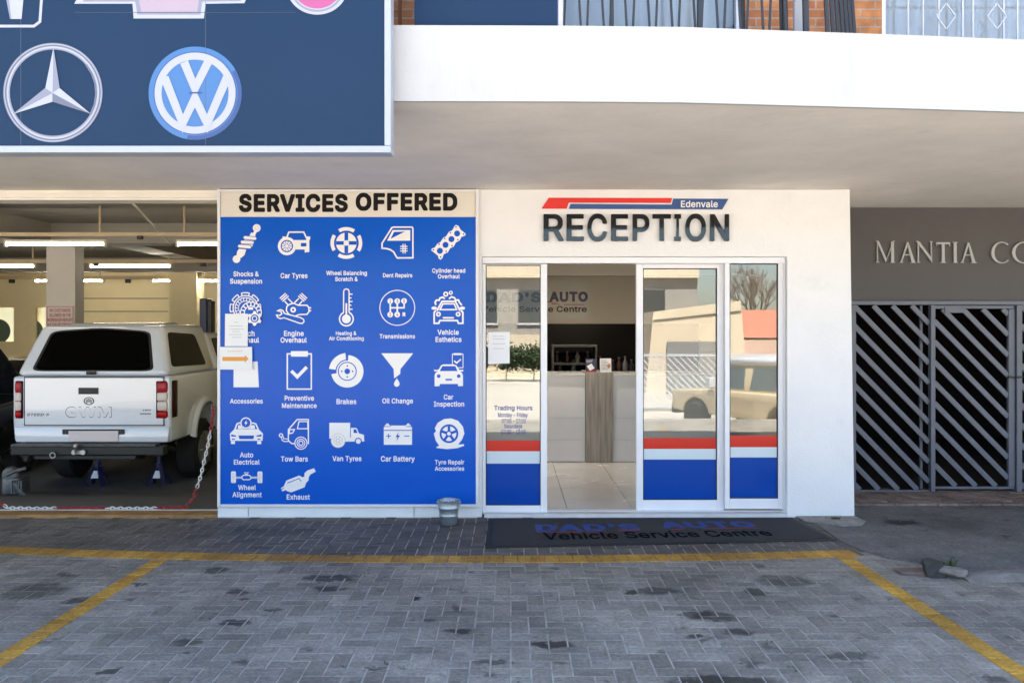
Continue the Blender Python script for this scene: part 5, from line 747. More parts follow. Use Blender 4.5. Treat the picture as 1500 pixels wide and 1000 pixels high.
f.poly([(268,12),(482,12),(486,66),(744,66),(750,12),(893,10),(950,-140),(350,-140)],s1); f.poly([(300,4),(492,4),(500,52),(732,52),(738,4),(880,2),(930,-130),(360,-130)],s3); f.poly([(310,-2),(505,-2),(515,42),(720,42),(726,-2),(872,-4),(915,-120),(370,-120)],pw); f.build('cross_badge', s1, bb_)
f = Flat(PLb, .001, .0006, T25)
f.line([(-180,-150),(-170,80),(-150,94),(120,94),(142,78),(158,-150)],10,s1); f.poly([(0,-150),(95,-150),(75,68),(35,68)],s1); f.poly([(-10,-150),(10,-150),(38,68),(33,68)],s3); f.build('square_letter_badge', s1, bb_)
f = Flat(PLb, .001, .0006, T25)
f.disc(1160,-50,112,s1,48,102); f.ring(1160,-50,100,92,s3,n=48,asp=.92); f.disc(1160,-50,88,pk,48,80); f.build('oval_badge', s1, bb_)
f = Flat(PLb, .001, .0005, T25); lm = mat('panel_seam', (.07,.09,.12), .6)
for x in (72,750): f.rect(x-.8,-800,x+.8,533,lm)
f.rect(268,43,1080,45,mat('panel_stain',(.035,.05,.075),.6)); f.build('panel_joint', lm, bb_)

# ------------------------------------------------------------------ balcony fittings
bn = thing('advert_panel', (X_(712,4.95), 4.95, 3.286), 'plain dark blue panel standing on the canopy edge beside the billboard', 'panel')
MB().box(X_(607,4.93), X_(817,4.93), 4.93, 4.98, 3.286, 4.5).build('panel', sb_, bn)
lav = mat('pale_post', (.45,.46,.62), .4); m_ = MB(); m_.box(X_(818,4.93), X_(824,4.93), 4.93, 4.98, 3.286, 4.5); m_.build('post', lav, bn); MB().box(X_(583,5.2), X_(588,5.2), 5.2, 5.23, 3.27, 4.5).build('stay', mat('rust_brown',(.2,.08,.04),.8), bn)
rm = mat('charcoal_steel', (.018,.02,.024), .4)
rg = thing('balcony_railing', (X_(950,5.0), 5.02, 3.286), 'black steel zigzag railing along the balcony over the reception', 'railing')
yr = lambda x: 5.02+max(0, X_(x,5.0)-.3)*.045
m_ = MB(); xs = list(range(824,1150,17)); up = False
for i, x in enumerate(xs): m_.bar((X_(x+(11 if i % 2 else 2),5.0), yr(x), 3.287), (X_(x+(-3 if i % 2 else 12),5.0), yr(x), 4.2), .012, .012)
m_.build('zigzag_bar', rm, rg)
for x, ww in ((897,.012),(1028,.017)): MB().tube([(X_(x,5.0),yr(x),3.287),(X_(x,5.0),yr(x),4.25)], ww, n=10).build('post', rm, rg)
m_ = MB(); m_.bar((X_(822,5.0),5.02,4.2),(X_(1152,5.0),5.08,4.2),.03,.03); m_.build('top_rail', rm, rg)
rg2 = thing('balcony_railing', (X_(1200,5.1), 5.5, 3.286), 'black steel side railing running back to the brick wall on the balcony', 'railing')
m_ = MB()
for k in range(7):
    t = k/6; xx = X_(1160,5.08); 
    m_.bar((X_(1213,5.1)+(.60*t), 5.1+1.1*t, 3.287), (X_(1213,5.1)+(.58*t)-.05, 5.1+1.1*t, 4.2), .02, .02)
m_.build('bar', rm, rg2)
MB().tube([(X_(1181,5.09),5.09,3.287),(X_(1176,5.09),5.09,4.25)], .019, n=10).build('post', rm, rg2)
MB().bar((X_(1213,5.1),5.1,4.2),(X_(1213,5.1)+.56,6.2,4.2),.03,.03).build('top_rail', rm, rg2)
cb = thing('downpipe', (X_(1151,5.09), 5.09, 3.286), 'bundle of dark pipes standing between the two balcony railings', 'pipe')
for x, r_ in ((1091,.013),(1153,.017),(1147,.009)): MB().tube([(X_(x,5.09),5.12,3.287),(X_(x-3,5.09),5.12,3.8),(X_(x-5,5.09),5.12,4.6)], r_, n=10).build('pipe', rm, cb)
ch = MB().box(X_(1164,5.3), X_(1176,5.3), 5.3, 5.33, 3.29, 4.1).build('chair_back', mat('pale_grey_board',(.32,.33,.36),.5)); tag(ch, 'pale upright board leaning behind the dark pipes on the balcony', 'board'); ch.name = 'leaning_board'
# ------------------------------------------------------------------ white pickup inside the workshop
YR = 10.2; sR = F/YR
def px(x, Y=YR): return (x-CX)/F*Y
def pz(y, Y=YR): return EYE-(y-CY)/F*Y
car_w = mat('white_car_paint', (.73,.78,.86), .22, coat=1., var=.015, scale=2); dkg = mat('dark_tinted_glass', (.003,.0028,.0025), .04, ior=1.2)
trim = mat('dark_trim', (.02,.02,.021), .5); tyre_m = mat('tyre', (.012,.012,.012), .8); steel = mat('dull_steel', (.45,.45,.44), .35, metal=.9, var=.1)
lred = mat('red_lens', (.40,.003,.004), .2, ior=1.25); lclr = mat('clear_lens', (.70,.62,.60), .15, ior=1.4); lpink = mat('smoked_red_lens', (.40,.015,.025), .2, ior=1.3)
cxT = px(134); hw = .895
tk = thing('pickup_truck', (cxT, YR, -.2), 'white double cab pickup with a load bed canopy, parked tail first in the workshop', 'pickup')
zb0, zt0 = pz(648), pz(551)
def arch(yc, zc, r, a0, a1, n=12): return [(yc+r*math.cos(R(a0+(a1-a0)*k/n)), zc+r*math.sin(R(a0+(a1-a0)*k/n))) for k in range(n+1)]
ax1, ax2, zax = YR+1.17, YR+4.2, .20
prof = [(YR+.03,zb0),(YR,.62),(YR,zt0)]+[(YR+3.9,zt0),(YR+5.0,.98),(YR+5.1,.6),(YR+5.05,zb0)]+arch(ax2,.32,.44,8,172)+arch(ax1,.32,.44,8,172)
m_ = MB(); m_.prism([(cxT-hw,y,z) for y, z in prof], [(cxT+hw,y,z) for y, z in prof]); body = m_.build('body', car_w, tk, bevel=.035, seg=3, smooth=35)
MB().box(cxT-hw+.12, cxT+hw-.12, YR+.06, YR+5, .34, .5).build('underbody', black, tk)
for sx in (-1, 1):
    for ya in (ax1, ax2):
        m_ = MB(); A = arch(ya,.32,.435,4,176,16); B = arch(ya,.30,.52,8,172,16)
        xs = cxT+sx*(hw-.01); xo = cxT+sx*(hw+.045)
        vs = []; fs = []
        for a, b in zip(A, B): vs += [(xs,*a),(xo,*a),(xo,b[0]*.6+a[0]*.4,b[1]*.6+a[1]*.4),(xs,*b)]
        for i in range(16):
            for q in range(3): fs.append([4*i+q,4*i+q+1,4*i+q+5,4*i+q+4])
        m_.add(vs, fs); m_.build('wheel_arch_flare', car_w, tk, smooth=50)
# canopy over the load bed, leaning forward and inward
ln, tb, L = .27, .17, 1.62
zc0, zc1 = pz(551)+.005, 1.70
def can(u, v, e=0.):  # rear face patch: u across 0..1, v up 0..1
    hwv = hw-.02-tb*v; return Vector((cxT-hwv+2*hwv*u, YR+ln*v-e, zc0+(zc1-zc0)*v))
cb_ = [(cxT-hw+.02,YR,zc0),(cxT+hw-.02,YR,zc0),(cxT+hw-.02,YR+L,zc0),(cxT-hw+.02,YR+L,zc0)]
ct_ = [(cxT-hw+.02+tb,YR+ln,zc1),(cxT+hw-.02-tb,YR+ln,zc1),(cxT+hw-.02-tb,YR+L,zc1+.02),(cxT-hw+.02+tb,YR+L,zc1+.02)]
m_ = MB(); m_.hexa(cb_+ct_); cano = m_.build('load_bed_canopy', car_w, tk, bevel=.07, seg=4, smooth=40)
m_ = MB()   # raised bow along the canopy roof
m_.hexa([(cxT-.45,YR+ln+.06,zc1-.01),(cxT+.45,YR+ln+.06,zc1-.01),(cxT+.45,YR+L-.1,zc1+.01),(cxT-.45,YR+L-.1,zc1+.01),(cxT-.40,YR+ln+.14,zc1+.028),(cxT+.40,YR+ln+.14,zc1+.028),(cxT+.40,YR+L-.15,zc1+.045),(cxT-.40,YR+L-.15,zc1+.045)]); m_.build('roof_panel', car_w, cano, bevel=.012, smooth=40)
def rounded(pts, r, n=4):
    out = []; N = len(pts)
    for i in range(N):
        p = Vector(pts[i]); a = Vector(pts[i-1])-p; b = Vector(pts[(i+1) % N])-p; ra = min(r, a.length*.45); rb = min(r, b.length*.45)
        p0, p1 = p+a.normalized()*ra, p+b.normalized()*rb
        for k in range(n+1): t = k/n; out.append(tuple(p0*(1-t)**2+p*2*t*(1-t)+p1*t*t))
    return out
def patch_prism(mb, pts, fn, e0, e1, m=None): mb.prism([fn(u,v,e1) for u, v in pts], [fn(u,v,e0) for u, v in pts], m)
q = rounded([(.115,.115),(.885,.115),(.875,.86),(.5,.925),(.125,.86)], .075)
m_ = MB(); patch_prism(m_, q, can, -.01, .004); rw_ = m_.build('rear_window', dkg, cano)
m_ = MB(); q2 = rounded([(.095,.09),(.905,.09),(.895,.885),(.5,.955),(.105,.885)], .08); patch_prism(m_, q2, can, -.01, .0015, rubber); m_.build('window_seal', rubber, cano)
hd = can(.5,.055); m_ = MB(); m_.box(hd.x-.05, hd.x+.05, hd.y-.045, hd.y, hd.z-.018, hd.z+.018); m_.lathe([(.02,0),(.02,.03)], (hd.x,hd.y-.05,hd.z-.015), None, 12); m_.build('canopy_handle', trim, cano, bevel=.006)
def side(yy, v, e=0., s=1): return Vector((cxT+s*(hw-.02-tb*v+e), yy, zc0+(zc1-zc0)*v))
for s in (1, -1):
    q = rounded([(YR+.16,.17),(YR+L-.30,.14),(YR+L-.42,.82),(YR+.34,.87)], .09)
    m_ = MB(); m_.prism([side(y,v,.006,s) for y, v in q], [side(y,v,-.006,s) for y, v in q]); m_.build('side_window', dkg, cano)
# cab
Yc = YR+L+.03; zk = 1.62
m_ = MB(); m_.hexa([(cxT-hw+.01,Yc,zt0+.003),(cxT+hw-.01,Yc,zt0+.003),(cxT+hw-.01,Yc+2.0,zt0+.003),(cxT-hw+.01,Yc+2.0,zt0+.003),(cxT-hw+.2,Yc+.12,zk),(cxT+hw-.2,Yc+.12,zk),(cxT+hw-.22,Yc+1.35,zk-.02),(cxT-hw+.22,Yc+1.35,zk-.02)])
cab = m_.build('cab', car_w, tk, bevel=.06, seg=3, smooth=40)
def cside(yy, v, e, s): return Vector((cxT+s*(hw-.01-.19*v+e), yy, zt0+(zk-zt0)*v))
for s in (1, -1):
    for q in ([(Yc+.16,.12),(Yc+.80,.12),(Yc+.80,.84),(Yc+.24,.84)],[(Yc+.86,.12),(Yc+1.7,.12),(Yc+1.32,.84),(Yc+.86,.84)]):
        q = rounded(q, .05); m_ = MB(); m_.prism([cside(y,v,.006,s) for y, v in q], [cside(y,v,-.006,s) for y, v in q]); m_.build('side_window', dkg, cab)
    m_ = MB(); x0 = cxT+s*(hw+.02); m_.box(min(x0,x0+s*.2), max(x0,x0+s*.2), Yc+1.5, Yc+1.58, 1.12, 1.32); m_.build('door_mirror', trim, tk, bevel=.02)
# tailgate and its fittings
tg = MB(); tg.box(px(37), px(239.5), YR-.012, YR+.02, pz(622), pz(553)); tgo = tg.build('tailgate', car_w, tk, bevel=.006, seg=2)
m_ = MB(); m_.box(px(35.5), px(241), YR-.004, YR+.01, pz(623.5), pz(551.5)); m_.build('shut_line', trim, tk)
PT = lambda x, y, d=0.: Vector((px(x), YR-.0125-d, pz(y)))
m_ = MB(); m_.box(px(116), px(145), YR-.022, YR-.01, pz(577), pz(567.5)); hb = m_.build('tailgate_handle', trim, tgo, bevel=.004)
MB().box(px(120), px(141), YR-.030, YR-.021, pz(575.5), pz(571)).build('latch', black, hb, bevel=.003)
chrome_d = mat('chrome_dark_grey', (.20,.21,.23), .3, metal=.4)  # dark grey of the letter outlines and badge
f = Flat(PT, .001, .0005)
f.text('GWM', 96.5, 164.5, 595, chrome_d, ybot=611.5, off=.02); f.text('GWM', 97.6, 163.4, 596.3, car_w, ybot=610.2, off=-.001); f.build('badge_lettering', chrome_d, tgo)
f = Flat(PT, .001, .0005); f.ring(131,587,7.8,6,trim,asp=.75); f.poly([(127,592),(126,585.5),(131,583),(136,585.5),(135,592),(132.5,589),(129.5,589)],chrome_d); f.build('badge', chrome_d, tgo)
f = Flat(PT, .001, .0005); f.text('STEED 5', 40, 73, 605, trim, ybot=608.8, off=.02, shear=.25); f.build('badge_lettering', trim, tgo)
f = Flat(PT, .001, .0005); f.text('4WD', 209, 222, 599, trim, ybot=601.6, off=.03, shear=.25); f.rect(205.5,604.5,222,606.8,chrome_d); f.build('badge_lettering', trim, tgo)
for (a, b), wrap in (((18.5,34),-1),((229,247),1)):
    m_ = MB(); x0, x1 = px(a), px(b); xe = cxT+wrap*(hw+.012)
    if wrap > 0: pl_ = [(x0,YR-.02),(cxT+hw-.06,YR-.02),(xe,YR+.05),(xe,YR+.20),(x0,YR+.20)]
    else: pl_ = [(xe,YR+.12),(xe,YR+.05),(cxT-hw+.05,YR-.02),(x1,YR-.02),(x1,YR+.12)]
    z0, z1 = pz(612.5), pz(557.5)
    m_.prism([(x,y,z0) for x, y in pl_], [(x,y,z1) for x, y in pl_]); lo_ = m_.build('tail_lamp', mat('dark_red_lens', (.035,.002,.003), .15, ior=1.3), tk, bevel=.012, seg=2, smooth=40)
    xa, xb = (x0+.012, min(x1, cxT+hw-.03)) if wrap > 0 else (cxT-hw+.035, x1-.01)
    for (ya, yb2, mm) in ((559.5,574,lpink),(574.8,587,lclr),(587.8,601,lclr),(601.8,611.3,lred)):
        m_ = MB(); m_.box(xa, xb, YR-.030, YR+.02, pz(yb2)-.004, pz(ya)+.004); m_.build('lens', mm, lo_, bevel=.022, seg=4, smooth=50)
m_ = MB(); m_.box(px(93), px(183), YR+.0, YR+.02, pz(636.5), pz(627.5)); 
bp_ = MB(); bp_.hexa([(cxT-hw+.05,YR-.03,pz(647)),(cxT+hw-.02,YR-.03,pz(647)),(cxT+hw-.02,YR+.12,pz(647)),(cxT-hw+.05,YR+.12,pz(647)),(cxT-hw+.02,YR-.012,pz(624.5)),(cxT+hw-.01,YR-.012,pz(624.5)),(cxT+hw-.01,YR+.12,pz(624.5)),(cxT-hw+.02,YR+.12,pz(624.5))]); bpo = bp_.build('rear_valance', car_w, tk, bevel=.015, seg=2, smooth=40)
MB().box(px(93), px(184), YR-.034, YR-.02, pz(635.5), pz(628)).build('lamp_recess', black, bpo, bevel=.01)
MB().box(px(103), px(175.5), YR-.045, YR-.03, pz(645.5), pz(630.3)).build('number_plate', mat('plate_white', (.70,.64,.65), .4), bpo, bevel=.003)
bar = MB(); bar.box(px(26.5), px(247), YR-.16, YR-.02, pz(664), pz(651)); bo = bar.build('tow_bumper', black, tk, bevel=.012)
st_ = MB(); st_.box(px(27.5), px(236), YR-.165, YR-.02, pz(650.8), pz(648)); st_.build('step_plate', mat('worn_alloy', (.09,.088,.085), .5, metal=.5, var=.3, scale=14), bo)
m_ = MB(); m_.box(px(58), px(205), YR-.12, YR-.03, pz(671), pz(664.2)); m_.build('cross_member', black, bo, bevel=.01)
m_ = MB(); Yt = YR-.19
m_.lathe([(.028,0),(.028,.012)], (px(120),Yt-.002,pz(659)), steel, 14, 'y'); m_.lathe([(.028,0),(.028,.012)], (px(133),Yt-.002,pz(659)), steel, 14, 'y'); m_.box(px(119), px(134), Yt+.002, Yt+.02, pz(661.5), pz(656.5), steel)
m_.build('tow_bracket', steel, bo)
m_ = MB(); m_.lathe([(.012,0),(.012,.06),(.026,.075),(.026,.10),(.012,.118)], (px(124.5),Yt-.03,pz(661)), None, 14); m_.build('tow_ball', steel, bo, smooth=50)
m_ = MB(); m_.tube([(px(90)+.03*math.cos(R(a)),Yt-.004,pz(663)+.03*math.sin(R(a))) for a in range(0,360,30)], .008, n=6, closed=True); m_.build('shackle', steel, bo, smooth=60)
def wheel(name, c, rad, wid, par, rim=steel, side_=1):
    h = wid/2; m_ = MB(); m_.lathe([(rad*.62,-h*.9),(rad*.9,-h),(rad*.985,-h*.8),(rad,-h*.4),(rad,h*.4),(rad*.985,h*.8),(rad*.9,h),(rad*.62,h*.9)], c, tyre_m, 32, 'x'); wo = m_.build(name, tyre_m, par, smooth=40)
    m_ = MB(); x = c[0]+side_*h*.86
    m_.lathe([(rad*.60,-.02),(rad*.60,.02),(rad*.5,.024)], (x,c[1],c[2]), rim, 24, 'x')
    for k in range(6):
        a = R(60*k); m_.bar((x+side_*.03,c[1]+.04*math.cos(a),c[2]+.04*math.sin(a)), (x+side_*.03,c[1]+rad*.56*math.cos(a),c[2]+rad*.56*math.sin(a)), .05, .02, rim)
    m_.build('rim', rim, wo); return wo
for s in (-1, 1):
    for ya in (ax1, ax2): wheel('wheel', (cxT+s*(hw-.13), ya, .165), .365, .25, tk, side_=s)
MB().tube([(cxT-.7,ax1,.17),(cxT-.15,ax1,.17),(cxT-.12,ax1,.17),(cxT+.12,ax1,.17),(cxT+.15,ax1,.17),(cxT+.7,ax1,.17)], [.045,.045,.15,.15,.045,.045], n=14).build('rear_axle', trim, tk, smooth=50)
f = Flat(lambda x, y, d=0.: Vector((px(x,YR+.2)+.0,YR+.105-d,pz(y,YR+.1))), .0, .0005); 
# jack stands
bluep = mat('blue_enamel', (.008,.010,.085), .4, var=.1); 
def jack(x, y, lab):
    j = thing('jack_stand', (x,y,-.2), lab, 'jack stand', 'jack stands under the pickup')
    m_ = MB()
    for sx in (-1,1):
        for sy in (-1,1): m_.bar((x+sx*.10,y+sy*.10,-.198),(x+sx*.03,y+sy*.03,.02),.035,.012)
    for sx in (-1,1): m_.bar((x+sx*.065,y-.065,-.08),(x+sx*.065,y+.065,-.08),.02,.01); m_.bar((x-.065,y+sx*.065,-.08),(x+.065,y+sx*.065,-.08),.01,.02)
    m_.lathe([(.04,0),(.04,.07)], (x,y,.0), None, 12); m_.build('tripod_base', bluep, j)
    m_ = MB(); m_.box(x-.018, x+.018, y-.012, y+.012, .06, .15); m_.box(x-.055, x+.055, y-.025, y+.025, .15, .17); m_.box(x-.055,x-.035,y-.025,y+.025,.17,.19); m_.box(x+.035,x+.055,y-.025,y+.025,.17,.19); m_.build('ratchet_post', bluep, j)
    MB().prism([(x-.045,y-.085,-.105),(x+.045,y-.085,-.105),(x+.022,y-.052,-.02),(x-.022,y-.052,-.02)], [(x-.045,y-.08,-.105),(x+.045,y-.08,-.105),(x+.022,y-.047,-.02),(x-.022,y-.047,-.02)]).build('label_plate', paper, j)
jack(px(143,10.75), 10.75, 'blue jack stand nearest the middle of the pickup tail'); jack(px(233,10.75), 10.75, 'blue jack stand in the dark beside the pickup right rear wheel')

# ------------------------------------------------------------------ dark car with a raised bonnet
dkp = mat('dark_car_paint', (.012,.012,.014), .25, coat=.6); dw = mat('dark_windscreen', (.01,.011,.012), .05)
dcx, dcy = -7.15, 10.9
dc = thing('dark_car', (dcx,dcy,-.2), 'dark car with its bonnet propped open at the left edge of the workshop', 'car')
prof = [(dcy,.05),(dcy-.05,.35),(dcy+.02,.62),(dcy+.25,.72),(dcy+1.15,.80),(dcy+3.0,.82),(dcy+4.3,.80),(dcy+4.4,.3),(dcy+4.3,.02)]+arch(dcy+3.5,.08,.34,6,174)+arch(dcy+.85,.08,.34,6,174)
m_ = MB(); m_.prism([(dcx-.85,y,z) for y, z in prof], [(dcx+.85,y,z) for y, z in prof]); m_.build('body', dkp, dc, bevel=.06, seg=3, smooth=40)
m_ = MB(); m_.hexa([(dcx-.78,dcy+1.2,.80),(dcx+.78,dcy+1.2,.80),(dcx+.78,dcy+3.9,.80),(dcx-.78,dcy+3.9,.80),(dcx-.6,dcy+1.9,1.24),(dcx+.6,dcy+1.9,1.24),(dcx+.6,dcy+3.2,1.24),(dcx-.6,dcy+3.2,1.24)]); m_.build('cabin', dw, dc, bevel=.05, seg=3, smooth=40)
vs = []; fs = []
for i in range(9):
    t = i/8; u = -1+2*t
    for k in range(6):
        v = k/5; h_ = .80+.86*v-.05*v*v-.22*abs(u)**3*v; yy = dcy+1.1-.62*v-.10*(1-u*u)*v
        vs.append((dcx+u*(.76-.06*v), yy, h_)); 
for i in range(8):
    for k in range(5): fs.append([i*6+k,(i+1)*6+k,(i+1)*6+k+1,i*6+k+1])
n0 = len(vs); vs += [(x,y+.03,z+.012) for x, y, z in vs]; fs += [[a+n0 for a in f_][::-1] for f_ in fs[:40]]
rim_ = [i*6 for i in range(9)]+[48+k for k in range(1,6)]+[i*6+5 for i in range(7,-1,-1)]+[k for k in range(4,0,-1)]
for a, b in zip(rim_, rim_[1:]+rim_[:1]): fs.append([a,b,b+n0,a+n0])
MB().add(vs, fs).build('bonnet', dkp, dc, smooth=40)
m_ = MB(); m_.box(dcx-.35, dcx+.4, dcy+.35, dcy+.9, .72, .84, trim); m_.tube([(dcx+.2,dcy+.5,.86),(dcx+.5,dcy+.45,.9),(dcx+.68,dcy+.4,.8)], .035, steel, 8); m_.build('engine', trim, dc, bevel=.02)
for s in (-1,1):
    m_ = MB(); m_.lathe([(.10,0),(.09,-.05),(.03,-.07)], (dcx+s*.6,dcy+.03,.48), None, 18, 'y'); m_.build('headlight', mat('headlight_glass', (.25,.25,.26), .1, coat=1), dc, smooth=50)
    for ya in (dcy+.85, dcy+3.5): wheel('wheel', (dcx+s*.75, ya, .1), .30, .2, dc, side_=s)
m_ = MB(); m_.box(dcx-.75, dcx+.75, dcy-.085, dcy-.04, .12, .3); m_.build('grille', black, dc, bevel=.02)
dsteel = mat('oily_alloy', (.16,.16,.16), .5, metal=.5, var=.4, scale=18)
m_ = MB(); m_.box(px(6,9.9), px(30,9.9), 9.85, 10.1, -.15, .03, dsteel); eg = thing('gearbox', (px(20,9.9),9.95,-.17), 'removed alloy gearbox lying on the workshop floor behind the pickup bumper', 'gearbox')
m_.lathe([(.05,0),(.09,.02),(.09,.10),(.06,.12)], (px(8,9.8),9.85,.06), dsteel, 16, 'y')
m_.build('housing', dsteel, eg, bevel=.02, smooth=40)
m_ = MB(); m_.tube([(px(10,9.85),9.83,.07),(px(22,9.85),9.84,.11),(px(34,9.85),9.9,.13)], .022, None, 8); m_.tube([(px(24,9.85),9.82,-.02),(px(32,9.85),9.82,-.12),(px(36,9.85),9.85,-.15)], .03, None, 8); m_.build('shaft', dsteel, eg, smooth=50)
m_ = MB(); 
for k in range(5): m_.box(px(17+3.4*k,9.8)-.006, px(17+3.4*k,9.8)+.006, 9.80, 9.85, -.13, .01)
m_.build('cooling_fin', dsteel, eg)

# ------------------------------------------------------------------ workshop lights and fittings
tube_on = [mat('lit_tube_'+n_t, (1,1,1), .5, emit=(1.,.93,.78), estr=s_t) for n_t, s_t in (('front',2.2),('middle',6.5),('rear',11.))]
ivory = mat('ivory_rail', (.55,.42,.26), .5, var=.08)
rows = [(10.8,342,358),(14.8,381.5,390),(19.6,405.5,411.5)]
LAB = ['near the opening','in the middle of the workshop','at the back of the workshop']
for r_, (Y, yr0, yt) in enumerate(rows):
    zr = Z_(yr0+3,Y)
    rl_ = thing('light_rail', (-9,Y,zr), 'horizontal timber coloured lighting rail hung from the ceiling '+LAB[r_], 'light rail', 'lighting rails in the workshop')
    MB().box(-13.9, -2.7, Y, Y+.05, Z_(yr0+3.5,Y), Z_(yr0-1.5,Y)).build('rail', ivory, rl_)
    for x in ((145,269,-60),(246,47,-30),(60,146,250))[r_]: MB().tube([(X_(x,Y),Y+.025,Z_(yr0-1.5,Y)),(X_(x,Y),Y+.025,3.139)], .014, n=8).build('hanger_rod', ivory, rl_)
    for x in ((206,),(298,142),(18,188))[r_]: MB().box(X_(x-4,Y), X_(x+4,Y), Y-.04, Y+.01, Z_(yr0+9,Y), Z_(yr0+3.6,Y)).build('socket', trim, rl_, bevel=.008)
    tubes = ((8,157,'left of the pillar'),(259,408,'beside the blue board'),(-250,-100,'beyond the left edge')) if r_ == 0 else ((-70,54,'left of the pillar'),(131,253,'right of the pillar'),(330,452,'hidden behind the blue board')) if r_ == 1 else ((50,154,'behind the pillar'),(222,330,'beside the blue board'),(-110,-5,'beyond the left edge'))
    for a, b, lab in tubes[:2] if r_ else tubes[:2]:
        tl = thing('tube_light', ((X_(a,Y)+X_(b,Y))/2,Y,Z_(yt,Y)), 'lit fluorescent tube on the rail %s, %s' % (LAB[r_], lab), 'tube light', 'lit fluorescent tubes in the workshop')
        m_ = MB(); zt_ = Z_(yt,Y)
        MB().tube([(X_(a+3,Y),Y-.02,zt_),(X_(b-3,Y),Y-.02,zt_)], .017, n=10).build('tube', tube_on[r_], tl)
        m_.box(X_(a,Y), X_(b,Y), Y-.035, Y-.001, zt_+.03, zt_+.055); m_.box(X_(a,Y), X_(a+3,Y), Y-.04, Y, zt_-.03, zt_+.03); m_.box(X_(b-3,Y), X_(b,Y), Y-.04, Y, zt_-.03, zt_+.03); m_.build('batten', mat('batten_ivory',(.6,.55,.42),.5), tl)
sg = thing('warning_sign', (X_(87,Yp), Yp-.01, Z_(478,Yp)), 'white warning sign with red capitals fixed to the workshop pillar', 'sign')
PS = plane(Yp-.012); MB().box(X_(67.5,Yp), X_(108.5,Yp), Yp-.011, Yp-.001, Z_(492,Yp), Z_(447.5,Yp)).build('plate', mat('sign_white',(.62,.58,.54),.5), sg)
rs_ = mat('sign_red', (.42,.02,.03), .5); f = Flat(PS, .001, .0005); f.line([(69,449),(107,449),(107,491),(69,491)],.9,rs_,True)
for t, a, b, y in (('NO CUSTOMERS',73,103.5,452),('ALLOWED IN THE',72.5,104,459),('WORKSHOP REPORT',68.8+.8,106.3,466),('AT THE RECEPTION',70.5,105.5,473)): f.text(t,a,b,y,rs_,ybot=y+4.9,off=.03)
f.build('wording', rs_, sg)
lc = thing('lift_column', (X_(300,18),18,-.2), 'dark blue vehicle lift column against the back right of the workshop', 'lift column')
m_ = MB(); m_.box(X_(292,18), X_(303,18), 18, 18.3, -.2, Z_(437,18)); m_.build('column', mat('dark_blue_steel',(.015,.03,.10),.4), lc, bevel=.02); MB().box(X_(303.5,18), X_(309,18), 18.02, 18.25, -.2, Z_(437,18)-.05).build('carriage', black, lc)
# chain across the opening
wch = mat('white_chain_plastic', (.68,.66,.63), .45); rch = mat('red_chain_plastic', (.33,.02,.025), .45)
path = [Vector((X_(313,8.1),8.1,Z_(597,8.1))),Vector((X_(311,8.1),8.1,Z_(618,8.1))),Vector((X_(304,8.1),8.1,Z_(655,8.1))),Vector((X_(294,8.1),8.1,Z_(697,8.1))),Vector((X_(284,8.12),8.12,Z_(728,8.12))),Vector((X_(272,8.15),8.15,.05)),Vector((X_(245,8.17),8.17,.036)),Vector((X_(190,8.16),8.16,.036)),Vector((X_(120,8.18),8.18,.036)),Vector((X_(60,8.16),8.16,.036)),Vector((X_(12,8.18),8.18,.036)),Vector((X_(2,8.2),8.2,.07)),Vector((X_(-12,8.25),8.25,.12)),Vector((X_(-60,8.2),8.2,.04))]
def along(P, step):
    out = []; carry = 0.
    for a, b in zip(P, P[1:]):
        d = (b-a); L_ = d.length; t = carry
        while t < L_: out.append((a+d*(t/L_), d.normalized())); t += step
        carry = t-L_
    return out
chn = thing('chain', (X_(300),8.12,.03), 'red and white plastic barrier chain drooping from the wall onto the workshop threshold', 'chain')
mb2 = {0: MB(), 1: MB()}; seg_ = [(597,630,1),(630,712,0),(712,748,1)]
for i, (p, d) in enumerate(along(path, .038)):
    xpx = p.x/p.y*F+CX; ypx = CY-(p.z-EYE)/p.y*F
    red = (ypx < 630 or ypx > 712) if xpx > 272 else (xpx > 232 or 80 < xpx < 155 or (-4 < xpx < 6))
    u = d.cross(Vector((0,1,0)) if abs(d.y) < .8 else Vector((0,0,1))).normalized(); w2 = d.cross(u)
    n_v = u if i % 2 else w2
    loop = [p+d*(.026*math.cos(R(a)))+n_v*(.0125*math.sin(R(a))) for a in range(0,360,45)]
    mb2[1 if red else 0].tube(loop, .0052, n=5, closed=True)
mb2[0].build('white_link', wch, chn, smooth=60); mb2[1].build('red_link', rch, chn, smooth=60)
MB().tube([(X_(314.5,8.1),8.1,Z_(592,8.1)),(X_(311,8.1),8.07,Z_(593,8.1)),(X_(310.5,8.1),8.08,Z_(598,8.1)),(X_(314,8.1),8.1,Z_(599,8.1))], .005, n=6).build('hook', steel, chn)

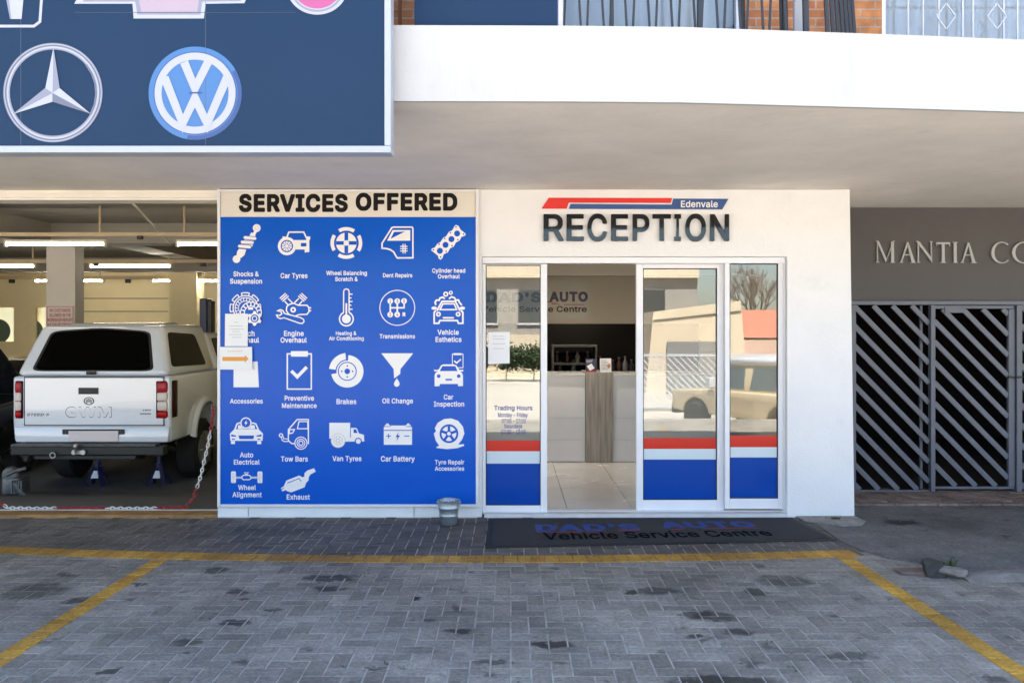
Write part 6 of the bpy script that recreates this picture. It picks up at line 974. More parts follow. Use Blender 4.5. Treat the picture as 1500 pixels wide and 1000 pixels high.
# ------------------------------------------------------------------ reception
ct = thing('reception_counter', (X_(866,11.2),11.2,.006), 'white panelled reception counter with one grey wood upright facing the doors', 'counter')
Yc_ = 11.2; zc_ = Z_(551,Yc_); pn = mat('counter_laminate', (.82,.83,.86), .16, var=.02, ior=1.5); 
xa, xw0, xw1, xb = -.5, X_(857.5,Yc_), X_(898,Yc_), 2.6
for a, b in ((xa,xw0-.004),(xw1+.004,xb)):
    rows_ = [.012, Z_(644,Yc_)-.002, Z_(612,Yc_)-.002, zc_]
    m_ = MB()
    for k in range(3): m_.box(a, b, Yc_, Yc_+.03, rows_[k]+.003, rows_[k+1]-.001)
    m_.box(a, b, Yc_+.012, Yc_+.6, .012, zc_-.002); m_.build('front_panel', pn, ct)
m_ = MB(); m_.box(xa, xw0-.002, Yc_-.03, Yc_+.65, zc_, zc_+.035); m_.box(xw1+.002, xb, Yc_-.03, Yc_+.65, zc_, zc_+.035); m_.build('counter_top', mat('counter_top_white', (.66,.66,.66), .25), ct, bevel=.004)
wd = bpy.data.materials.new('grey_oak'); wd.use_nodes = True; nn = wd.node_tree.nodes; ll = wd.node_tree.links
tc2 = nn.new('ShaderNodeTexCoord'); mp2 = nn.new('ShaderNodeMapping'); mp2.inputs['Scale'].default_value = (14,14,.9); nz2 = nn.new('ShaderNodeTexNoise'); nz2.inputs['Scale'].default_value = 2.2; nz2.inputs['Detail'].default_value = 7
cr2 = nn.new('ShaderNodeValToRGB'); cr2.color_ramp.elements[0].position = .3; cr2.color_ramp.elements[0].color = (.25,.22,.19,1); cr2.color_ramp.elements[1].position = .7; cr2.color_ramp.elements[1].color = (.50,.45,.40,1)
ll.new(tc2.outputs['Object'], mp2.inputs[0]); ll.new(mp2.outputs[0], nz2.inputs['Vector']); ll.new(nz2.outputs['Fac'], cr2.inputs[0]); ll.new(cr2.outputs[0], nn['Principled BSDF'].inputs['Base Color']); nn['Principled BSDF'].inputs['Roughness'].default_value = .45
MB().box(xw0, xw1, Yc_-.035, Yc_+.66, .008, zc_+.05).build('wood_upright', wd, ct, bevel=.003)
nv = mat('navy_lettering', (.006,.006,.09), .35)
wsn = thing('wall_lettering', (X_(790,Yk), Yk, Z_(460,Yk)), 'navy and black lettering on the pale bulkhead above the reception shelves', 'sign')
MB().box(X_(690,Yk), X_(864,Yk), Yk-.006, Yk-.001, Z_(468,Yk), Z_(412,Yk)).build('backing_sheet', mat('sheet_white', (.66,.63,.57), .35), wsn)
f = Flat(plane(Yk-.007), 0, .0004)
f.text("DAD'S", 712, 793, 428, nv, ybot=443, off=.045); f.text('AUTO', 805, 861, 427, nv, ybot=442, off=.045); f.text('Vehicle Service Centre', 706, 859.5, 448, bk_l, ybot=457, off=.04)
f.line([(826,446),(856,446)],1,rs_); f.line([(795,441),(805,442),(820,446),(808,445)],1.2,rs_); f.build('lettering', nv, wsn)
sh = thing('shelf_unit', (1.2,14.0,.9), 'dark back wall shelving of bottles behind the reception counter', 'shelving')
shm = mat('dark_shelf', (.004,.0035,.003), .6, ior=1.2); gsh = mat('shelf_edge', (.09,.085,.08), .5)
MB().box(-.6, 3.0, 14.36, 14.39, .1, 2.3).build('back_panel', shm, sh)
m_ = MB(); 
for x0, x1, y0, y1 in ((808,874,505,508),(808,811,508,546),(871,874,508,546),(811,871,531,534)): m_.box(X_(x0,14), X_(x1,14), 13.9, 14.3, Z_(y1,14), Z_(y0,14))
m_.build('shelf_frame', gsh, sh)
MB().box(X_(790,14), X_(935,14), 13.85, 14.35, Z_(549,14)-.03, Z_(549,14)).build('back_counter', shm, sh)
bcol = [mat('bottle_%s' % n, c, .3) for n, c in (('dark',(.012,.012,.014)),('brown',(.03,.012,.008)),('grey',(.14,.14,.14)))]; redc = mat('bottle_cap_red', (.3,.02,.02), .4)
bpos = [(816,531),(831,531),(846,531),(861,531)]+[(x,549) for x in (879,889,898,907,916,925)]+[(820,549),(840,549)]
for k, (x, y) in enumerate(bpos):
    bt_ = thing('bottle', (X_(x,14),14,Z_(y,14)), 'small dark bottle standing on the shelving behind the reception counter', 'bottle', 'bottles on the reception shelving')
    h_ = random.uniform(.2,.3) if y > 540 else .17; m_ = MB(); m_.lathe([(.04,0),(.042,.02),(.042,h_*.6),(.015,h_*.8),(.015,h_*.9)], (X_(x,14),14.02,Z_(y,14)+.001), None, 12); m_.build('glass_body', bcol[k % 3], bt_, smooth=40)
    MB().lathe([(.019,0),(.019,h_*.1)], (X_(x,14),14.02,Z_(y,14)+.001+h_*.9), None, 10).build('cap', redc if k in (4,5,6) else gsh, bt_)
PCt = plane(11.15)
for nm, x0, x1, y0, y1, m1, lab, inkm in (('leaflet_holder',858,873.5,525.5,549,mat('leaflet_dark',(.05,.05,.09),.3),'dark photo leaflet in a stand on the left of the wood upright',paper),('leaflet_holder',879,895.5,525,547,paper,'white printed leaflet in a stand on the right of the wood upright',rs_)):
    lh = thing(nm, (X_((x0+x1)/2,11.2),11.2,zc_+.05), lab, 'leaflet holder', 'leaflets on the reception counter'); zt2 = Z_(y0,11.2)
    m_ = MB(); m_.hexa([(X_(x0,11.2),11.19,zc_+.052),(X_(x1,11.2),11.19,zc_+.052),(X_(x1,11.2),11.2,zc_+.052),(X_(x0,11.2),11.2,zc_+.052),(X_(x0,11.2),11.23,zt2),(X_(x1,11.2),11.23,zt2),(X_(x1,11.2),11.24,zt2),(X_(x0,11.2),11.24,zt2)]); m_.build('leaflet', m1, lh)
    H_l = zt2-zc_-.052; fl_ = Flat(lambda u, v, d=0., x0=x0, x1=x1, H_l=H_l: Vector((X_(x0+(x1-x0)*u,11.2),11.189+.04*(1-v)-d,zc_+.052+H_l*(1-v))), .0012, .0005)
    if m1 is paper:
        for k in range(7): fl_.rect(.12,.12+.11*k,.6+.28*((k*37) % 5)/5,.155+.11*k,ink)
        fl_.poly([(.6,.5),(.9,.35),(.92,.6),(.7,.75)],mat('leaflet_orange',(.5,.2,.1),.4))
    else: fl_.poly([(.1,.55),(.55,.35),(.85,.7),(.4,.9)],paper); fl_.poly([(.05,.1),(.7,.05),(.6,.25),(.1,.3)],mat('leaflet_grey',(.25,.25,.33),.4)); fl_.rect(0,.9,1,1,rs_)
    fl_.build('print', ink, lh)
    MB().box(X_(x0,11.2), X_(x1,11.2), 11.18, 11.3, zc_+.0502, zc_+.053).build('foot', mat('clear_acrylic',(.4,.4,.42),.1), lh)
dl_m = mat('lit_downlight', (1,1,1), .5, emit=(1,.88,.72), estr=125.)
for k, (x, y, lab) in enumerate(((858,387.3,'near the doors'),(842,407.5,'further back'))):
    Yd_ = F*(2.44-EYE)/(CY-y); d_ = thing('downlight', (X_(x,Yd_),Yd_,2.43), 'small lit round downlight in the reception ceiling '+lab, 'downlight', 'downlights in the reception ceiling')
    MB().lathe([(.045,0),(.045,.006)], (X_(x,Yd_),Yd_,2.432), None, 16).build('lamp', dl_m, d_); m_ = MB(); m_.tube([(X_(x,Yd_)+.055*math.cos(R(a)),Yd_+.055*math.sin(R(a)),2.434) for a in range(0,360,20)], .008, n=6, closed=True); m_.build('trim_ring', alu, d_)

# ------------------------------------------------------------------ doormat and bucket
mt_m = mat('mat_fibre', (.027,.028,.033), .95, var=.45, scale=260, bump=.8, bscale=500)
dm = thing('doormat', (1.35,7.4,.002), 'long charcoal doormat with blue and black lettering before the reception doors', 'doormat')
c0, c1, c2, c3 = G(716,759.5), G(1161,753), G(1227,792), G(710.5,803)
for p in (c0, c1): p.y = min(p.y, 7.905)
c1.x = X_(1161,7.905); c0.x = X_(716,7.905)
inn = lambda t: [c0.lerp(c2, t), c1.lerp(c3, t), c2.lerp(c0, t), c3.lerp(c1, t)]
def off4(e):
    C = [c0,c1,c2,c3]; ctr = sum((p for p in C), Vector())/4; out = []
    for p in C: out.append(Vector((p.x+e*(1 if p.x < ctr.x else -1), p.y+e*(1 if p.y < ctr.y else -1), 0)))
    return out
o4, i4 = off4(0), off4(.045)
m_ = MB(); m_.prism([p+Vector((0,0,.003)) for p in o4][::-1], [p+Vector((0,0,.008)) for p in o4][::-1]); m_.build('rubber_edge', rubber, dm, bevel=.002)
m_ = MB(); m_.prism([p+Vector((0,0,.006)) for p in i4][::-1], [p+Vector((0,0,.0125)) for p in i4][::-1]); m_.build('pile', mt_m, dm, bevel=.002)
def MT(u, v, d=0.):   # u 0..1 along, v 0..1 from the door to the front
    a = i4[0].lerp(i4[1], u); b = i4[3].lerp(i4[2], u); p = a.lerp(b, v); return Vector((p.x, p.y, .0125+d))
mb_l = mat('mat_blue', (.015,.052,.25), .9, var=.15, scale=200); mb_k = mat('mat_black', (.003,.003,.003), .95, ior=1.15); mb_r = mat('mat_red', (.33,.03,.03), .9)
f = Flat(MT, .0006, .0003)
f.text("DAD'S", .135, .465, .25, mb_l, ybot=.55, off=.055); f.text('AUTO', .54, .845, .17, mb_l, ybot=.47, off=.055); f.text('Vehicle Service Centre', .155, .85, .58, mb_k, ybot=.85, off=.04)
f.rect(.14,.535+.03,.35,.585,mb_r); f.poly([(.39,.54),(.46,.515),(.46,.54),(.39,.57)],mb_r); f.poly([(.56,.515),(.60,.50),(.60,.525),(.56,.54)],mb_r); f.rect(.66,.50,.84,.52,mb_r); f.build('lettering', mb_l, dm)
zinc = mat('galvanised_zinc', (.36,.42,.46), .38, metal=.75, var=.15, scale=10)
bp0 = G(656.5,770); bx_, by_ = bp0.x, bp0.y+.065
bk_ = thing('bucket', (bx_,by_,.002), 'small galvanised bucket of sand and cigarette ends by the blue board', 'bucket')
vs_ = [(.066,.0),(.071,.005),(.078,.07),(.081,.075),(.081,.08),(.079,.085),(.086,.135),(.089,.14),(.089,.146),(.087,.15),(.093,.197),(.099,.199),(.1,.205),(.096,.207),(.09,.2),(.083,.16)]
m_ = MB(); m_.lathe(vs_, (bx_,by_,.002), None, 40); m_.build('pail', zinc, bk_, smooth=40)
MB().lathe([(.086,.17),(.083,.178)], (bx_,by_,.002), None, 24).build('sand', mat('damp_sand', (.06,.05,.045), .9, var=.3, scale=60), bk_)
for k in range(9): a = random.uniform(0,6.28); r_ = random.uniform(0,.065); p = Vector((bx_+r_*math.cos(a), by_+r_*math.sin(a), .178)); MB().tube([p,p+Vector((random.uniform(-.015,.015),random.uniform(-.015,.015),.024))], .004, n=6).build('cigarette_end', mat('filter_paper', (.6,.5,.38), .8) if k % 2 else paper, bk_)
for s in (-1,1): m_ = MB(); m_.lathe([(.012,0),(.012,.012)], (bx_+s*.097-.006,by_,.19), None, 10, 'x'); m_.build('handle_lug', zinc, bk_)
m_ = MB(); m_.tube([(bx_+.1*math.cos(R(a)),by_-.06*math.sin(R(a)),.195-.075*math.sin(R(a))) for a in range(0,181,12)], .0028, n=6); m_.build('handle', zinc, bk_, smooth=60)

# ------------------------------------------------------------------ grey gate and lettering on the right
gtm = mat('grey_gate_paint', (.095,.115,.148), .42, var=.12, scale=5)
Yg_ = 9.10
gt = thing('security_gate', (X_(1366,Yg_),Yg_,.02), 'grey steel gate of slanting bars closing the entrance right of the reception', 'gate')
def bars(x0, x1, y0, y1, first, Y, name, par, slope=1.03, step=29., w_=.048):
    m_ = MB(); c = first
    while c < y1+5:
        # line y = c + slope (x-x0) clipped to the panel
        xa_, xb_ = x0, x1; ya_ = c; 
        if ya_ < y0: xa_ = x0+(y0-c)/slope; ya_ = y0
        yb_2 = c+slope*(x1-x0)
        if yb_2 > y1: xb_ = x0+(y1-c)/slope; yb_2 = y1
        if xb_ > xa_+2: m_.bar((X_(xa_,Y),Y+.02,Z_(ya_,Y)), (X_(xb_,Y),Y+.02,Z_(yb_2,Y)), .018, w_, up=(0,0,1))
        c += step
    return m_.build(name, gtm, par)
fr = MB(); 
fr.box(X_(1245,Yg_)-.05, 6., Yg_-.01, Yg_+.04, Z_(446.5,Yg_), Z_(440.5,Yg_)); 
fr.build('head_rail', gtm, gt, bevel=.003)
for x0, x1 in ((1362.5,1369),(1488,1496)): MB().box(X_(x0,Yg_), X_(x1,Yg_), Yg_-.02, Yg_+.045, .021, Z_(447,Yg_)).build('post', gtm, gt, bevel=.004)
p1 = MB(); p1.box(X_(1246,Yg_), X_(1362,Yg_), Yg_, Yg_+.04, Z_(723,Yg_), Z_(717.5,Yg_)); p1.box(X_(1246,Yg_), X_(1254,Yg_), Yg_, Yg_+.04, Z_(717,Yg_), Z_(447,Yg_)); p1.box(X_(1352,Yg_), X_(1355.5,Yg_), Yg_+.06, Yg_+.09, Z_(717,Yg_), Z_(447,Yg_))
fp = p1.build('fixed_panel', gtm, gt, bevel=.002); bars(1252, 1362, 447.5, 717, 447.5-29*4, Yg_, 'slanting_bar', fp)
p2 = MB(); p2.box(X_(1369.5,Yg_), X_(1486,Yg_), Yg_+.005, Yg_+.04, Z_(716,Yg_), Z_(712.5,Yg_)); p2.box(X_(1370,Yg_), X_(1486,Yg_), Yg_+.005, Yg_+.04, Z_(452,Yg_), Z_(447.5,Yg_)); p2.box(X_(1478,Yg_), X_(1487,Yg_), Yg_+.005, Yg_+.045, Z_(712,Yg_), Z_(452.5,Yg_))
lf = p2.build('gate_leaf', gtm, gt, bevel=.002); bars(1370, 1478, 452.5, 712, 452.5-31*3.3, Yg_, 'slanting_bar', lf, 1.02, 30.)
MB().box(X_(1384,Yg_), X_(1410,Yg_), Yg_-.005, Yg_+.003, Z_(458,Yg_), Z_(450,Yg_)).build('closer_plate', gtm, lf)
m_ = MB()
for k in range(7): m_.tube([(X_(1476+3.2*k,9.06)+.014*math.cos(R(a)),9.04+(.006 if k % 2 else -.004)*math.sin(R(a)),Z_(553-abs(k-3)*.5,9.06)+(.009 if k % 2 else .004)*math.sin(R(a))) for a in range(0,360,40)], .004, n=5, closed=True)
m_.build('lock_chain', trim, gt)
bars(1497, 1600, 447.5, 717, 447.5-29*3, Yg_, 'slanting_bar', gt)
MB().box(4.3, 4.5, 13.6, 13.79, 1.05, 1.3).build('meter_box', mat('meter_grey', (.12,.12,.12), .6), bld)
ml_ = thing('wall_lettering', (X_(1370,9.1), 9.12, Z_(386,9.1)), 'pale raised serif capitals on the grey wall above the slanted bar gate', 'sign')
lm_ = mat('brushed_letter', (.36,.375,.37), .4)
PM = plane(YG)
S5 = lambda P: [(1230+x/5.5556, 300+y/5.5556) for x, y in P]
def letter(polys):
    m_ = MB()
    for k, P in enumerate(polys): P = S5(P); m_.prism([PM(x,y,.022+.0004*k) for x, y in P], [PM(x,y,.004) for x, y in P])
    m_.build('letter', lm_, ml_)
srf = lambda x0, x1, y: [(x0,y-5),(x1,y-5),(x1,y+1),(x0,y+1)]
letter([[(298,300),(303,300),(306,468),(296,468)],[(295,298),(312,298),(375,440),(368,468)],[(425,298),(434,298),(376,455),(368,468)],[(412,300),(434,300),(436,470),(412,470)],srf(288,316,469),srf(404,443,472),srf(288,306,299),srf(428,441,299)])
letter([[(540,305),(548,330),(500,468),(489,468)],[(540,305),(552,305),(606,470),(578,470)],[(512,404),(570,404),(572,412),(510,412)],srf(479,510,470),srf(568,613,472)])
letter([[(628,302),(638,302),(638,470),(628,470)],[(618,300),(642,300),(745,440),(745,472)],[(733,302),(742,302),(745,465),(736,455)],srf(622,648,471),srf(724,748,303),srf(612,634,301)])
letter([[(778,306),(890,306),(888,322),(780,322)],[(822,322),(846,322),(848,470),(824,470)],[(778,306),(784,306),(782,338),(778,338)],[(884,306),(890,306),(890,338),(886,338)],srf(814,858,472)])
letter([[(920,308),(944,308),(945,470),(921,470)],srf(912,952,309),srf(914,953,472)])
letter([[(1034,310),(1042,335),(995,470),(984,470)],[(1034,310),(1046,310),(1098,472),(1072,472)],[(1006,406),(1064,406),(1066,414),(1004,414)],srf(974,1005,472),srf(1062,1106,473)])
def oval(cx_2, cy_2, rx, ry, ix, iy, a0, a1, n=28, rot=0):
    m_ = MB(); P = []
    for k in range(n+1): a = R(a0+(a1-a0)*k/n); P.append(((cx_2+rx*math.cos(a), cy_2-ry*math.sin(a)), (cx_2+2+ix*math.cos(a), cy_2-iy*math.sin(a))))
    vs = []; fs = []
    for (o_, i_) in P: (a,), (b,) = S5([o_]), S5([i_]); vs += [PM(*a,.022),PM(*b,.022),PM(*b,.004),PM(*a,.004)]
    for k in range(n):
        for q in range(4): r2 = (q+1) % 4; fs.append([4*k+q,4*k+4+q,4*k+4+r2,4*k+r2])
    fs += [[3,2,1,0],[4*n,4*n+1,4*n+2,4*n+3]]
    m_.add(vs, fs); m_.build('letter', lm_, ml_)
oval(1310,390,85,88,62,80,48,315); oval(1492,390,98,88,74,80,0,360)

# ------------------------------------------------------------------ broken kerb and loose stones
stone = mat('broken_concrete', (.20,.18,.16), .9, var=.3, scale=12, bump=.7, bscale=25); stone_d = mat('dark_stone', (.05,.048,.045), .9, var=.3, scale=14, bump=.8, bscale=25); stone_r = mat('brick_fragment', (.17,.12,.10), .9, var=.25, scale=12, bump=.6, bscale=25)
def rock(name, c, sx, sy, sz, m, lab, cat, seed, group=None):
    rnd = random.Random(seed); bm = bmesh.new(); bmesh.ops.create_icosphere(bm, subdivisions=3, radius=1)
    cuts = [(Vector((rnd.gauss(0,1),rnd.gauss(0,1),rnd.gauss(0,1))).normalized(), rnd.uniform(.45,.75)) for _ in range(9)]
    for v in bm.verts:
        q = v.co*(1+rnd.uniform(-.03,.03))
        for n_c, d_c in cuts:
            e_ = q.dot(n_c)-d_c
            if e_ > 0: q = q-n_c*e_
        q.x = max(-.8,min(.8,q.x)); q.y = max(-.8,min(.8,q.y)); q.z = max(-.5,min(.75,q.z)); v.co = Vector((q.x*sx, q.y*sy, q.z*sz))
    m_ = MB(); bm.verts.index_update(); m_.add([v.co+Vector(c)+Vector((0,0,sz*.45)) for v in bm.verts], [[v.index for v in f.verts] for f in bm.faces]); bm.free()
    return m_.build(name, m, label=lab, cat=cat, group=group)
g_ = lambda x, y: G(x, y)
rock('stone', g_(1340,838), .15,.15,.016, stone_r, 'flat pale pink brick fragment at the broken edge of the concrete', 'stone', 3)
rock('stone', g_(1368,842), .11,.09,.10, stone_d, 'dark pointed stone standing in the gap of the broken edge', 'stone', 5)
rock('stone', g_(1394,844), .13,.09,.065, stone, 'pale squared concrete lump right of the dark pointed stone', 'stone', 8)
kb = MB(); k0, k1 = G(1418,851), Vector((6.4,5.9,0)); d_ = (k1-k0).normalized(); n_2 = Vector((-d_.y,d_.x,0))
L_ = (k1-k0).length; n = 24; vs = []; fs = []; rr = random.Random(4)
for i in range(n+1):
    p = k0+d_*L_*i/n; e = rr.uniform(-.012,.012); h = .05*min(1,i/2+.25)
    vs += [p+n_2*(-.02+e)+Vector((0,0,-.004)), p+n_2*(.01+e)+Vector((0,0,h+rr.uniform(-.006,.004))), p+n_2*.14+Vector((0,0,h*.8+rr.uniform(-.004,.004))), p+n_2*.2+Vector((0,0,.004))]
for i in range(n):
    for q in range(3): fs.append([4*i+q,4*i+q+1,4*i+q+5,4*i+q+4][::-1])
kb.add(vs, fs); kb.build('broken_kerb', stone, label='rough pale concrete kerb edge at the lower right beside the gate apron', cat='kerb', smooth=50)
def tuft(p, n, h, lab):
    m_ = MB()
    for k in range(n):
        a = random.uniform(0,6.28); r_ = random.uniform(0,.04); b = Vector((p.x+r_*math.cos(a)*1.6, p.y+r_*math.sin(a)*.5, 0)); hh = h*random.uniform(.5,1); t = b+Vector((random.uniform(-.04,.04),random.uniform(-.03,.03),hh)); s_ = Vector((math.cos(a+1.5),math.sin(a+1.5),0))*.004
        m_.add([b-s_,b+s_,(b+t)/2+s_*.8+Vector((0,0,hh*.15)),t,(b+t)/2-s_*.8+Vector((0,0,hh*.15))], [(0,1,2,3,4)])
    m_.build('grass_tuft', mat('weed_green', (.05,.09,.025), .7), label=lab, cat='weed', origin=(p.x,p.y,0))
tuft(G(1222,762), 40, .045, 'small green weed at the foot of the white wall by the doormat corner')
tuft(G(1392,832), 30, .08, 'small green weed growing behind the broken concrete edge')
rj = random.Random(12); m_ = MB()   # weeds growing in the joints of the paving
for (x, y, n) in ((520,852,5),(535,842,4),(562,845,4),(556,866,5),(590,838,3),(620,868,3),(565,972,4),(586,980,4),(505,978,3),(1128,940,5),(1160,980,3),(1085,848,3),(700,905,2),(300,905,3),(880,858,3)):
    for k in range(n):
        c = G(x+rj.uniform(-7,7), y+rj.uniform(-3,3))
        for q in range(7):
            a = rj.uniform(0,6.28); l_ = rj.uniform(.008,.022); u = Vector((math.cos(a),math.sin(a),0)); s_ = Vector((-u.y,u.x,0))*.0022
            m_.add([c-s_, c+s_, c+u*l_*.6+Vector((0,0,l_*.5+.002))], [(0,1,2)])
m_.build('joint_weeds', mat('weed_green', None), kind='stuff', origin=(0,5.5,0))
m_ = MB()   # loose grit and scraps lying on the paving
for k in range(420):
    if k < 160: c = Vector((rj.uniform(-4.5,5.), rj.uniform(3.8,6.4), .001))
    elif k < 300: c = Vector((rj.uniform(2.7,5.2), rj.uniform(6.,8.3), .0085))
    else: c = Vector((rj.uniform(-4.5,2.2), rj.uniform(6.6,7.85), .001))
    r_ = rj.uniform(.002,.0075); P = [c+Vector((r_*math.cos(a+rj.uniform(-.5,.5))*rj.uniform(.6,1.3), r_*math.sin(a), 0)) for a in (0,1.6,3.1,4.7)]
    m_.add(P+[c+Vector((0,0,r_*rj.uniform(.5,1)))], [(0,1,4),(1,2,4),(2,3,4),(3,0,4)])
m_.build('loose_grit', mat('grit', (.22,.20,.18), .9, var=.6, scale=1.5), kind='stuff', origin=(0,5.5,0))
# pale rubble apron at the foot of the right pier
vs = [G(1172,757)]; rr = random.Random(2)
P = [(1166,757.5),(1252,757.5),(1268,765),(1262,771),(1235,772),(1215,769),(1192,766),(1176,763)]
MB().prism([tuple(G(x,y))[:2]+(.014,) for x, y in P], [tuple(G(x,y))[:2]+(.003,) for x, y in P]).build('mortar_skirt', mat('old_mortar', (.24,.23,.21), .9, var=.35, scale=10, bump=.5, bscale=30), kind='structure')
# ------------------------------------------------------------------ the far side of the street (seen mirrored in the glass)
GZ = -.8
ap = thing('apartment_block', (3,-30,GZ), 'cream and grey apartment block facing the shop across the yard', 'building')
gren = mat('grey_render', (.30,.28,.25), .85, var=.08, scale=.5); cren = mat('cream_render', (.62,.52,.38), .85, var=.06, scale=.5); wdk = mat('window_glass_dark', (.03,.04,.05), .08)
MB().box(-3.2, 9.6, -38, -30, GZ, 5.1).build('wall', gren, ap)
MB().box(-3.2, 9.6, -29.999, -29.7, 4.3, 5.3).build('balcony_band', cren, ap); MB().box(-3.2, 9.6, -29.999, -29.85, GZ, 1.4).build('plinth', cren, ap)
for x in (-2.6,.4,3.2,6.0): 
    wq = MB().box(x, x+1.9, -29.99, -29.93, 2.0, 3.7).build('window', wdk, ap); MB().box(x-.06, x+1.96, -29.985, -29.9, 1.9, 2.0).build('sill', wb, wq)
    pass
m_ = MB()
for k in range(40): m_.box(5.0+k*.09, 5.02+k*.09, -29.6, -29.58, 1.4, 2.3)
m_.box(5, 8.6, -29.6, -29.57, 2.3, 2.35); m_.build('balustrade', rm, ap)
gb = thing('beige_outbuilding', (7,-19,GZ), 'low beige outbuilding with a slatted door behind the white sliding gate', 'building')
m_ = MB(); m_.hexa([(4.9,-22,GZ),(8.6,-22,GZ),(9.0,-18,GZ),(5.2,-18.5,GZ),(5.2,-22,2.3),(8.4,-22,2.3),(8.7,-18,2.75),(5.5,-18.5,2.35)]); m_.build('wall', cren, gb); 
m_ = MB(); m_.prism([(6.0,-18.38,GZ+.02),(8.2,-18.1,GZ+.02),(8.2,-18.1,1.2),(6.0,-18.38,1.2)], [(6.0,-18.30,GZ+.02),(8.2,-18.02,GZ+.02),(8.2,-18.02,1.2),(6.0,-18.30,1.2)]); m_.build('slatted_door', mat('shutter_grey', (.22,.22,.21), .6), gb)
m_ = MB(); m_.bar((5.5,-18.48,2.0),(8.7,-17.98,2.35),.02,.04); m_.build('eaves_trim', trim, gb)
sg2 = thing('sliding_gate', (6,-11,GZ), 'white sliding gate of slanting bars across the yard', 'gate')
m_ = MB(); x0, x1, z0, z1 = 3.2, 9.2, -.6, .85
m_.box(x0,x1,-11.02,-10.96,z1,z1+.07); m_.box(x0,x1,-11.02,-10.96,z0-.07,z0); m_.build('frame', wb, sg2)
m_ = MB(); x = x0-1.3
while x < x1:
    a = max(x, x0); b = min(x+1.33, x1)
    if b > a: m_.bar((a,-10.99,z1-(a-x)),(b,-10.99,z1-(b-x)),.015,.045)
    x += .2
m_.build('slanting_bar', wb, sg2)
su = thing('offroad_car', (5.8,-4.5,GZ), 'beige offroad car with a white roof parked in the sun beyond the bay', 'car')
beige = mat('beige_car_paint', (.58,.48,.32), .3, coat=.8); cx0 = 3.65; cy0 = -4.5; zg = -.8; L4 = 4.3
prof = [(cx0,zg+.55),(cx0+.02,zg+1.0),(cx0+1.25,zg+1.08),(cx0+L4,zg+1.08),(cx0+L4,zg+.5)]
def archx(xc, zc, r, n=10): return [(xc+r*math.cos(R(10+160*k/n)), zc+r*math.sin(R(10+160*k/n))) for k in range(n+1)]
prof += archx(cx0+3.5, zg+.4, .45)+archx(cx0+.85, zg+.4, .45)
m_ = MB(); m_.prism([(x,cy0-.9,z) for x, z in prof], [(x,cy0+.9,z) for x, z in prof]); m_.build('body', beige, su, bevel=.05, seg=3, smooth=40)
m_ = MB(); m_.hexa([(cx0+1.2,cy0-.86,zg+1.06),(cx0+L4-.03,cy0-.86,zg+1.06),(cx0+L4-.03,cy0+.86,zg+1.06),(cx0+1.2,cy0+.86,zg+1.06),(cx0+1.55,cy0-.74,zg+1.68),(cx0+L4-.15,cy0-.74,zg+1.68),(cx0+L4-.15,cy0+.74,zg+1.68),(cx0+1.55,cy0+.74,zg+1.68)]); m_.build('cabin', beige, su, bevel=.03, smooth=40)
MB().box(cx0+1.5, cx0+L4-.1, cy0-.78, cy0+.78, zg+1.66, zg+1.82).build('roof', wb, su, bevel=.06, seg=3, smooth=40)
for a, b in ((1.5,2.35),(2.55,3.3),(3.45,4.0)):
    for s in (-1, 1): m_ = MB(); z0, z1 = zg+1.14, zg+1.60; y0 = cy0+s*.855; y1 = cy0+s*.775; m_.prism([(cx0+a,y0,z0),(cx0+b,y0,z0),(cx0+b-.03,y1,z1),(cx0+a+(.22 if a == 1.5 else .03),y1,z1)], [(cx0+a,y0-s*.03,z0),(cx0+b,y0-s*.03,z0),(cx0+b-.03,y1-s*.03,z1),(cx0+a+(.22 if a == 1.5 else .03),y1-s*.03,z1)]); m_.build('side_window', mat('car_glass', (.10,.14,.16), .06), su)
for s in (-1, 1):
    MB().box(cx0+1.45, cx0+1.6, cy0+s*1.02-.1, cy0+s*1.02+.1, zg+1.12, zg+1.36).build('door_mirror', wb, su, bevel=.02)
    for xw in (cx0+.85, cx0+3.5):
        m_ = MB(); m_.lathe([(.2,-.12),(.34,-.13),(.39,-.06),(.39,.06),(.34,.13),(.2,.12)], (xw,cy0+s*.82,zg+.37), None, 24, 'y'); wh = m_.build('wheel', tyre_m, su, smooth=40)
        MB().lathe([(.2,0),(.19,-s*.03),(.05,-s*.05)] if s < 0 else [(.2,-.03),(.19,-.06),(.05,-.08)], (xw,cy0+s*.92,zg+.37), None, 18, 'y').build('rim', steel, wh)
MB().box(cx0-.06, cx0+.12, cy0-.85, cy0+.85, zg+.42, zg+.7).build('bumper', trim, su, bevel=.03)
for s in (-1,1): MB().lathe([(.1,0),(.09,.03)], (cx0-.02,cy0+s*.62,zg+.86), None, 16, 'x').build('headlight', lclr, su)
su.rotation_euler.z = R(60)
bt2 = thing('boundary_wall', (16,-24,GZ), 'red tiled low wall and roof beyond the white gate', 'wall')
MB().box(9.4, 26, -24.2, -24, GZ, 1.3).build('wall', mat('pink_render', (.5,.33,.26), .85, var=.1, scale=1), bt2)
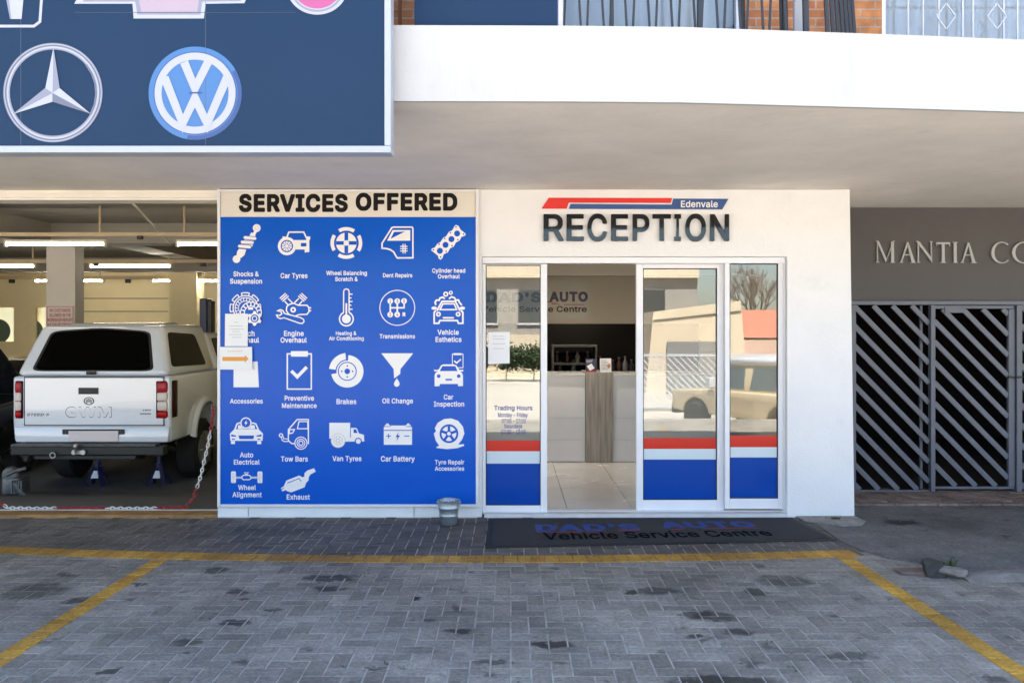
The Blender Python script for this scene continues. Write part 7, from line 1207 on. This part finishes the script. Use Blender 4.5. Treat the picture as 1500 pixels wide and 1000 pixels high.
MB().prism([(9.3,-24,1.3),(26,-24,1.3),(26,-27,2.6),(9.3,-27,2.6)], [(9.3,-24,1.2),(26,-24,1.2),(26,-27,2.5),(9.3,-27,2.5)]).build('roof', mat('red_tile', (.40,.13,.08), .8, var=.2, scale=3), bt2)
bark = mat('bark', (.14,.10,.08), .9)
def tree(x, y, h, seed, lab, leafy=0, leaf=None):
    rnd = random.Random(seed); t = thing('bare_tree' if not leafy else 'tree', (x,y,GZ), lab, 'tree'); m_ = MB(); tips = []
    def br(p, d, l, r, lev):
        q = p+d*l; mid = (p+q)/2+Vector((rnd.uniform(-.05,.05),rnd.uniform(-.05,.05),0))*l
        m_.tube([p,mid,q], [r,r*.85,r*.68], n=6 if lev < 3 else 4, cap=False)
        if lev >= 5: tips.append(q); return
        for k in range(3 if lev else 4):
            a = Vector((rnd.uniform(-1,1),rnd.uniform(-1,1),rnd.uniform(.0,1))).normalized(); br(q, (d*.75+a*.75).normalized(), l*rnd.uniform(.62,.82), r*.6, lev+1)
    br(Vector((x,y,GZ)), Vector((0,0,1)), h*.27, h*.022, 0); m_.build('trunk', bark, t)
    c_ = MB(); rng = leafy or 2
    for p in tips:
        for k in range(rng):
            c = p+Vector((rnd.gauss(0,.28),rnd.gauss(0,.28),rnd.gauss(0,.22))); u = Vector((rnd.gauss(0,1),rnd.gauss(0,1),rnd.gauss(0,1))).normalized(); v = u.cross(Vector((rnd.gauss(0,1),rnd.gauss(0,1),rnd.gauss(0,1)))).normalized(); s_ = .09 if leafy else .035
            c_.add([c-u*s_,c+v*s_*.5,c+u*s_,c-v*s_*.5], [(0,1,2,3)])
    c_.build('crown', leaf, t)
tree(12.5,-30,6.5,3,'bare reddish winter tree behind the red tiled wall',0,mat('dry_leaf', (.30,.14,.09), .8)); tree(17.5,-33,7.5,9,'taller bare winter tree behind the red tiled wall',0,mat('pale_dry_leaf', (.32,.24,.16), .8))
for k, x in enumerate((-1.6,-.2,1.1)): tree(x,-27,1.5,20+k,('left','middle','right')[k]+' leafy garden tree in front of the apartment block',7,mat('leaf_green', (.035,.06,.02), .7))
tree(-9,-26,4,31,'leafy tree at the far left end of the apartment block',7,mat('leaf_green',None))
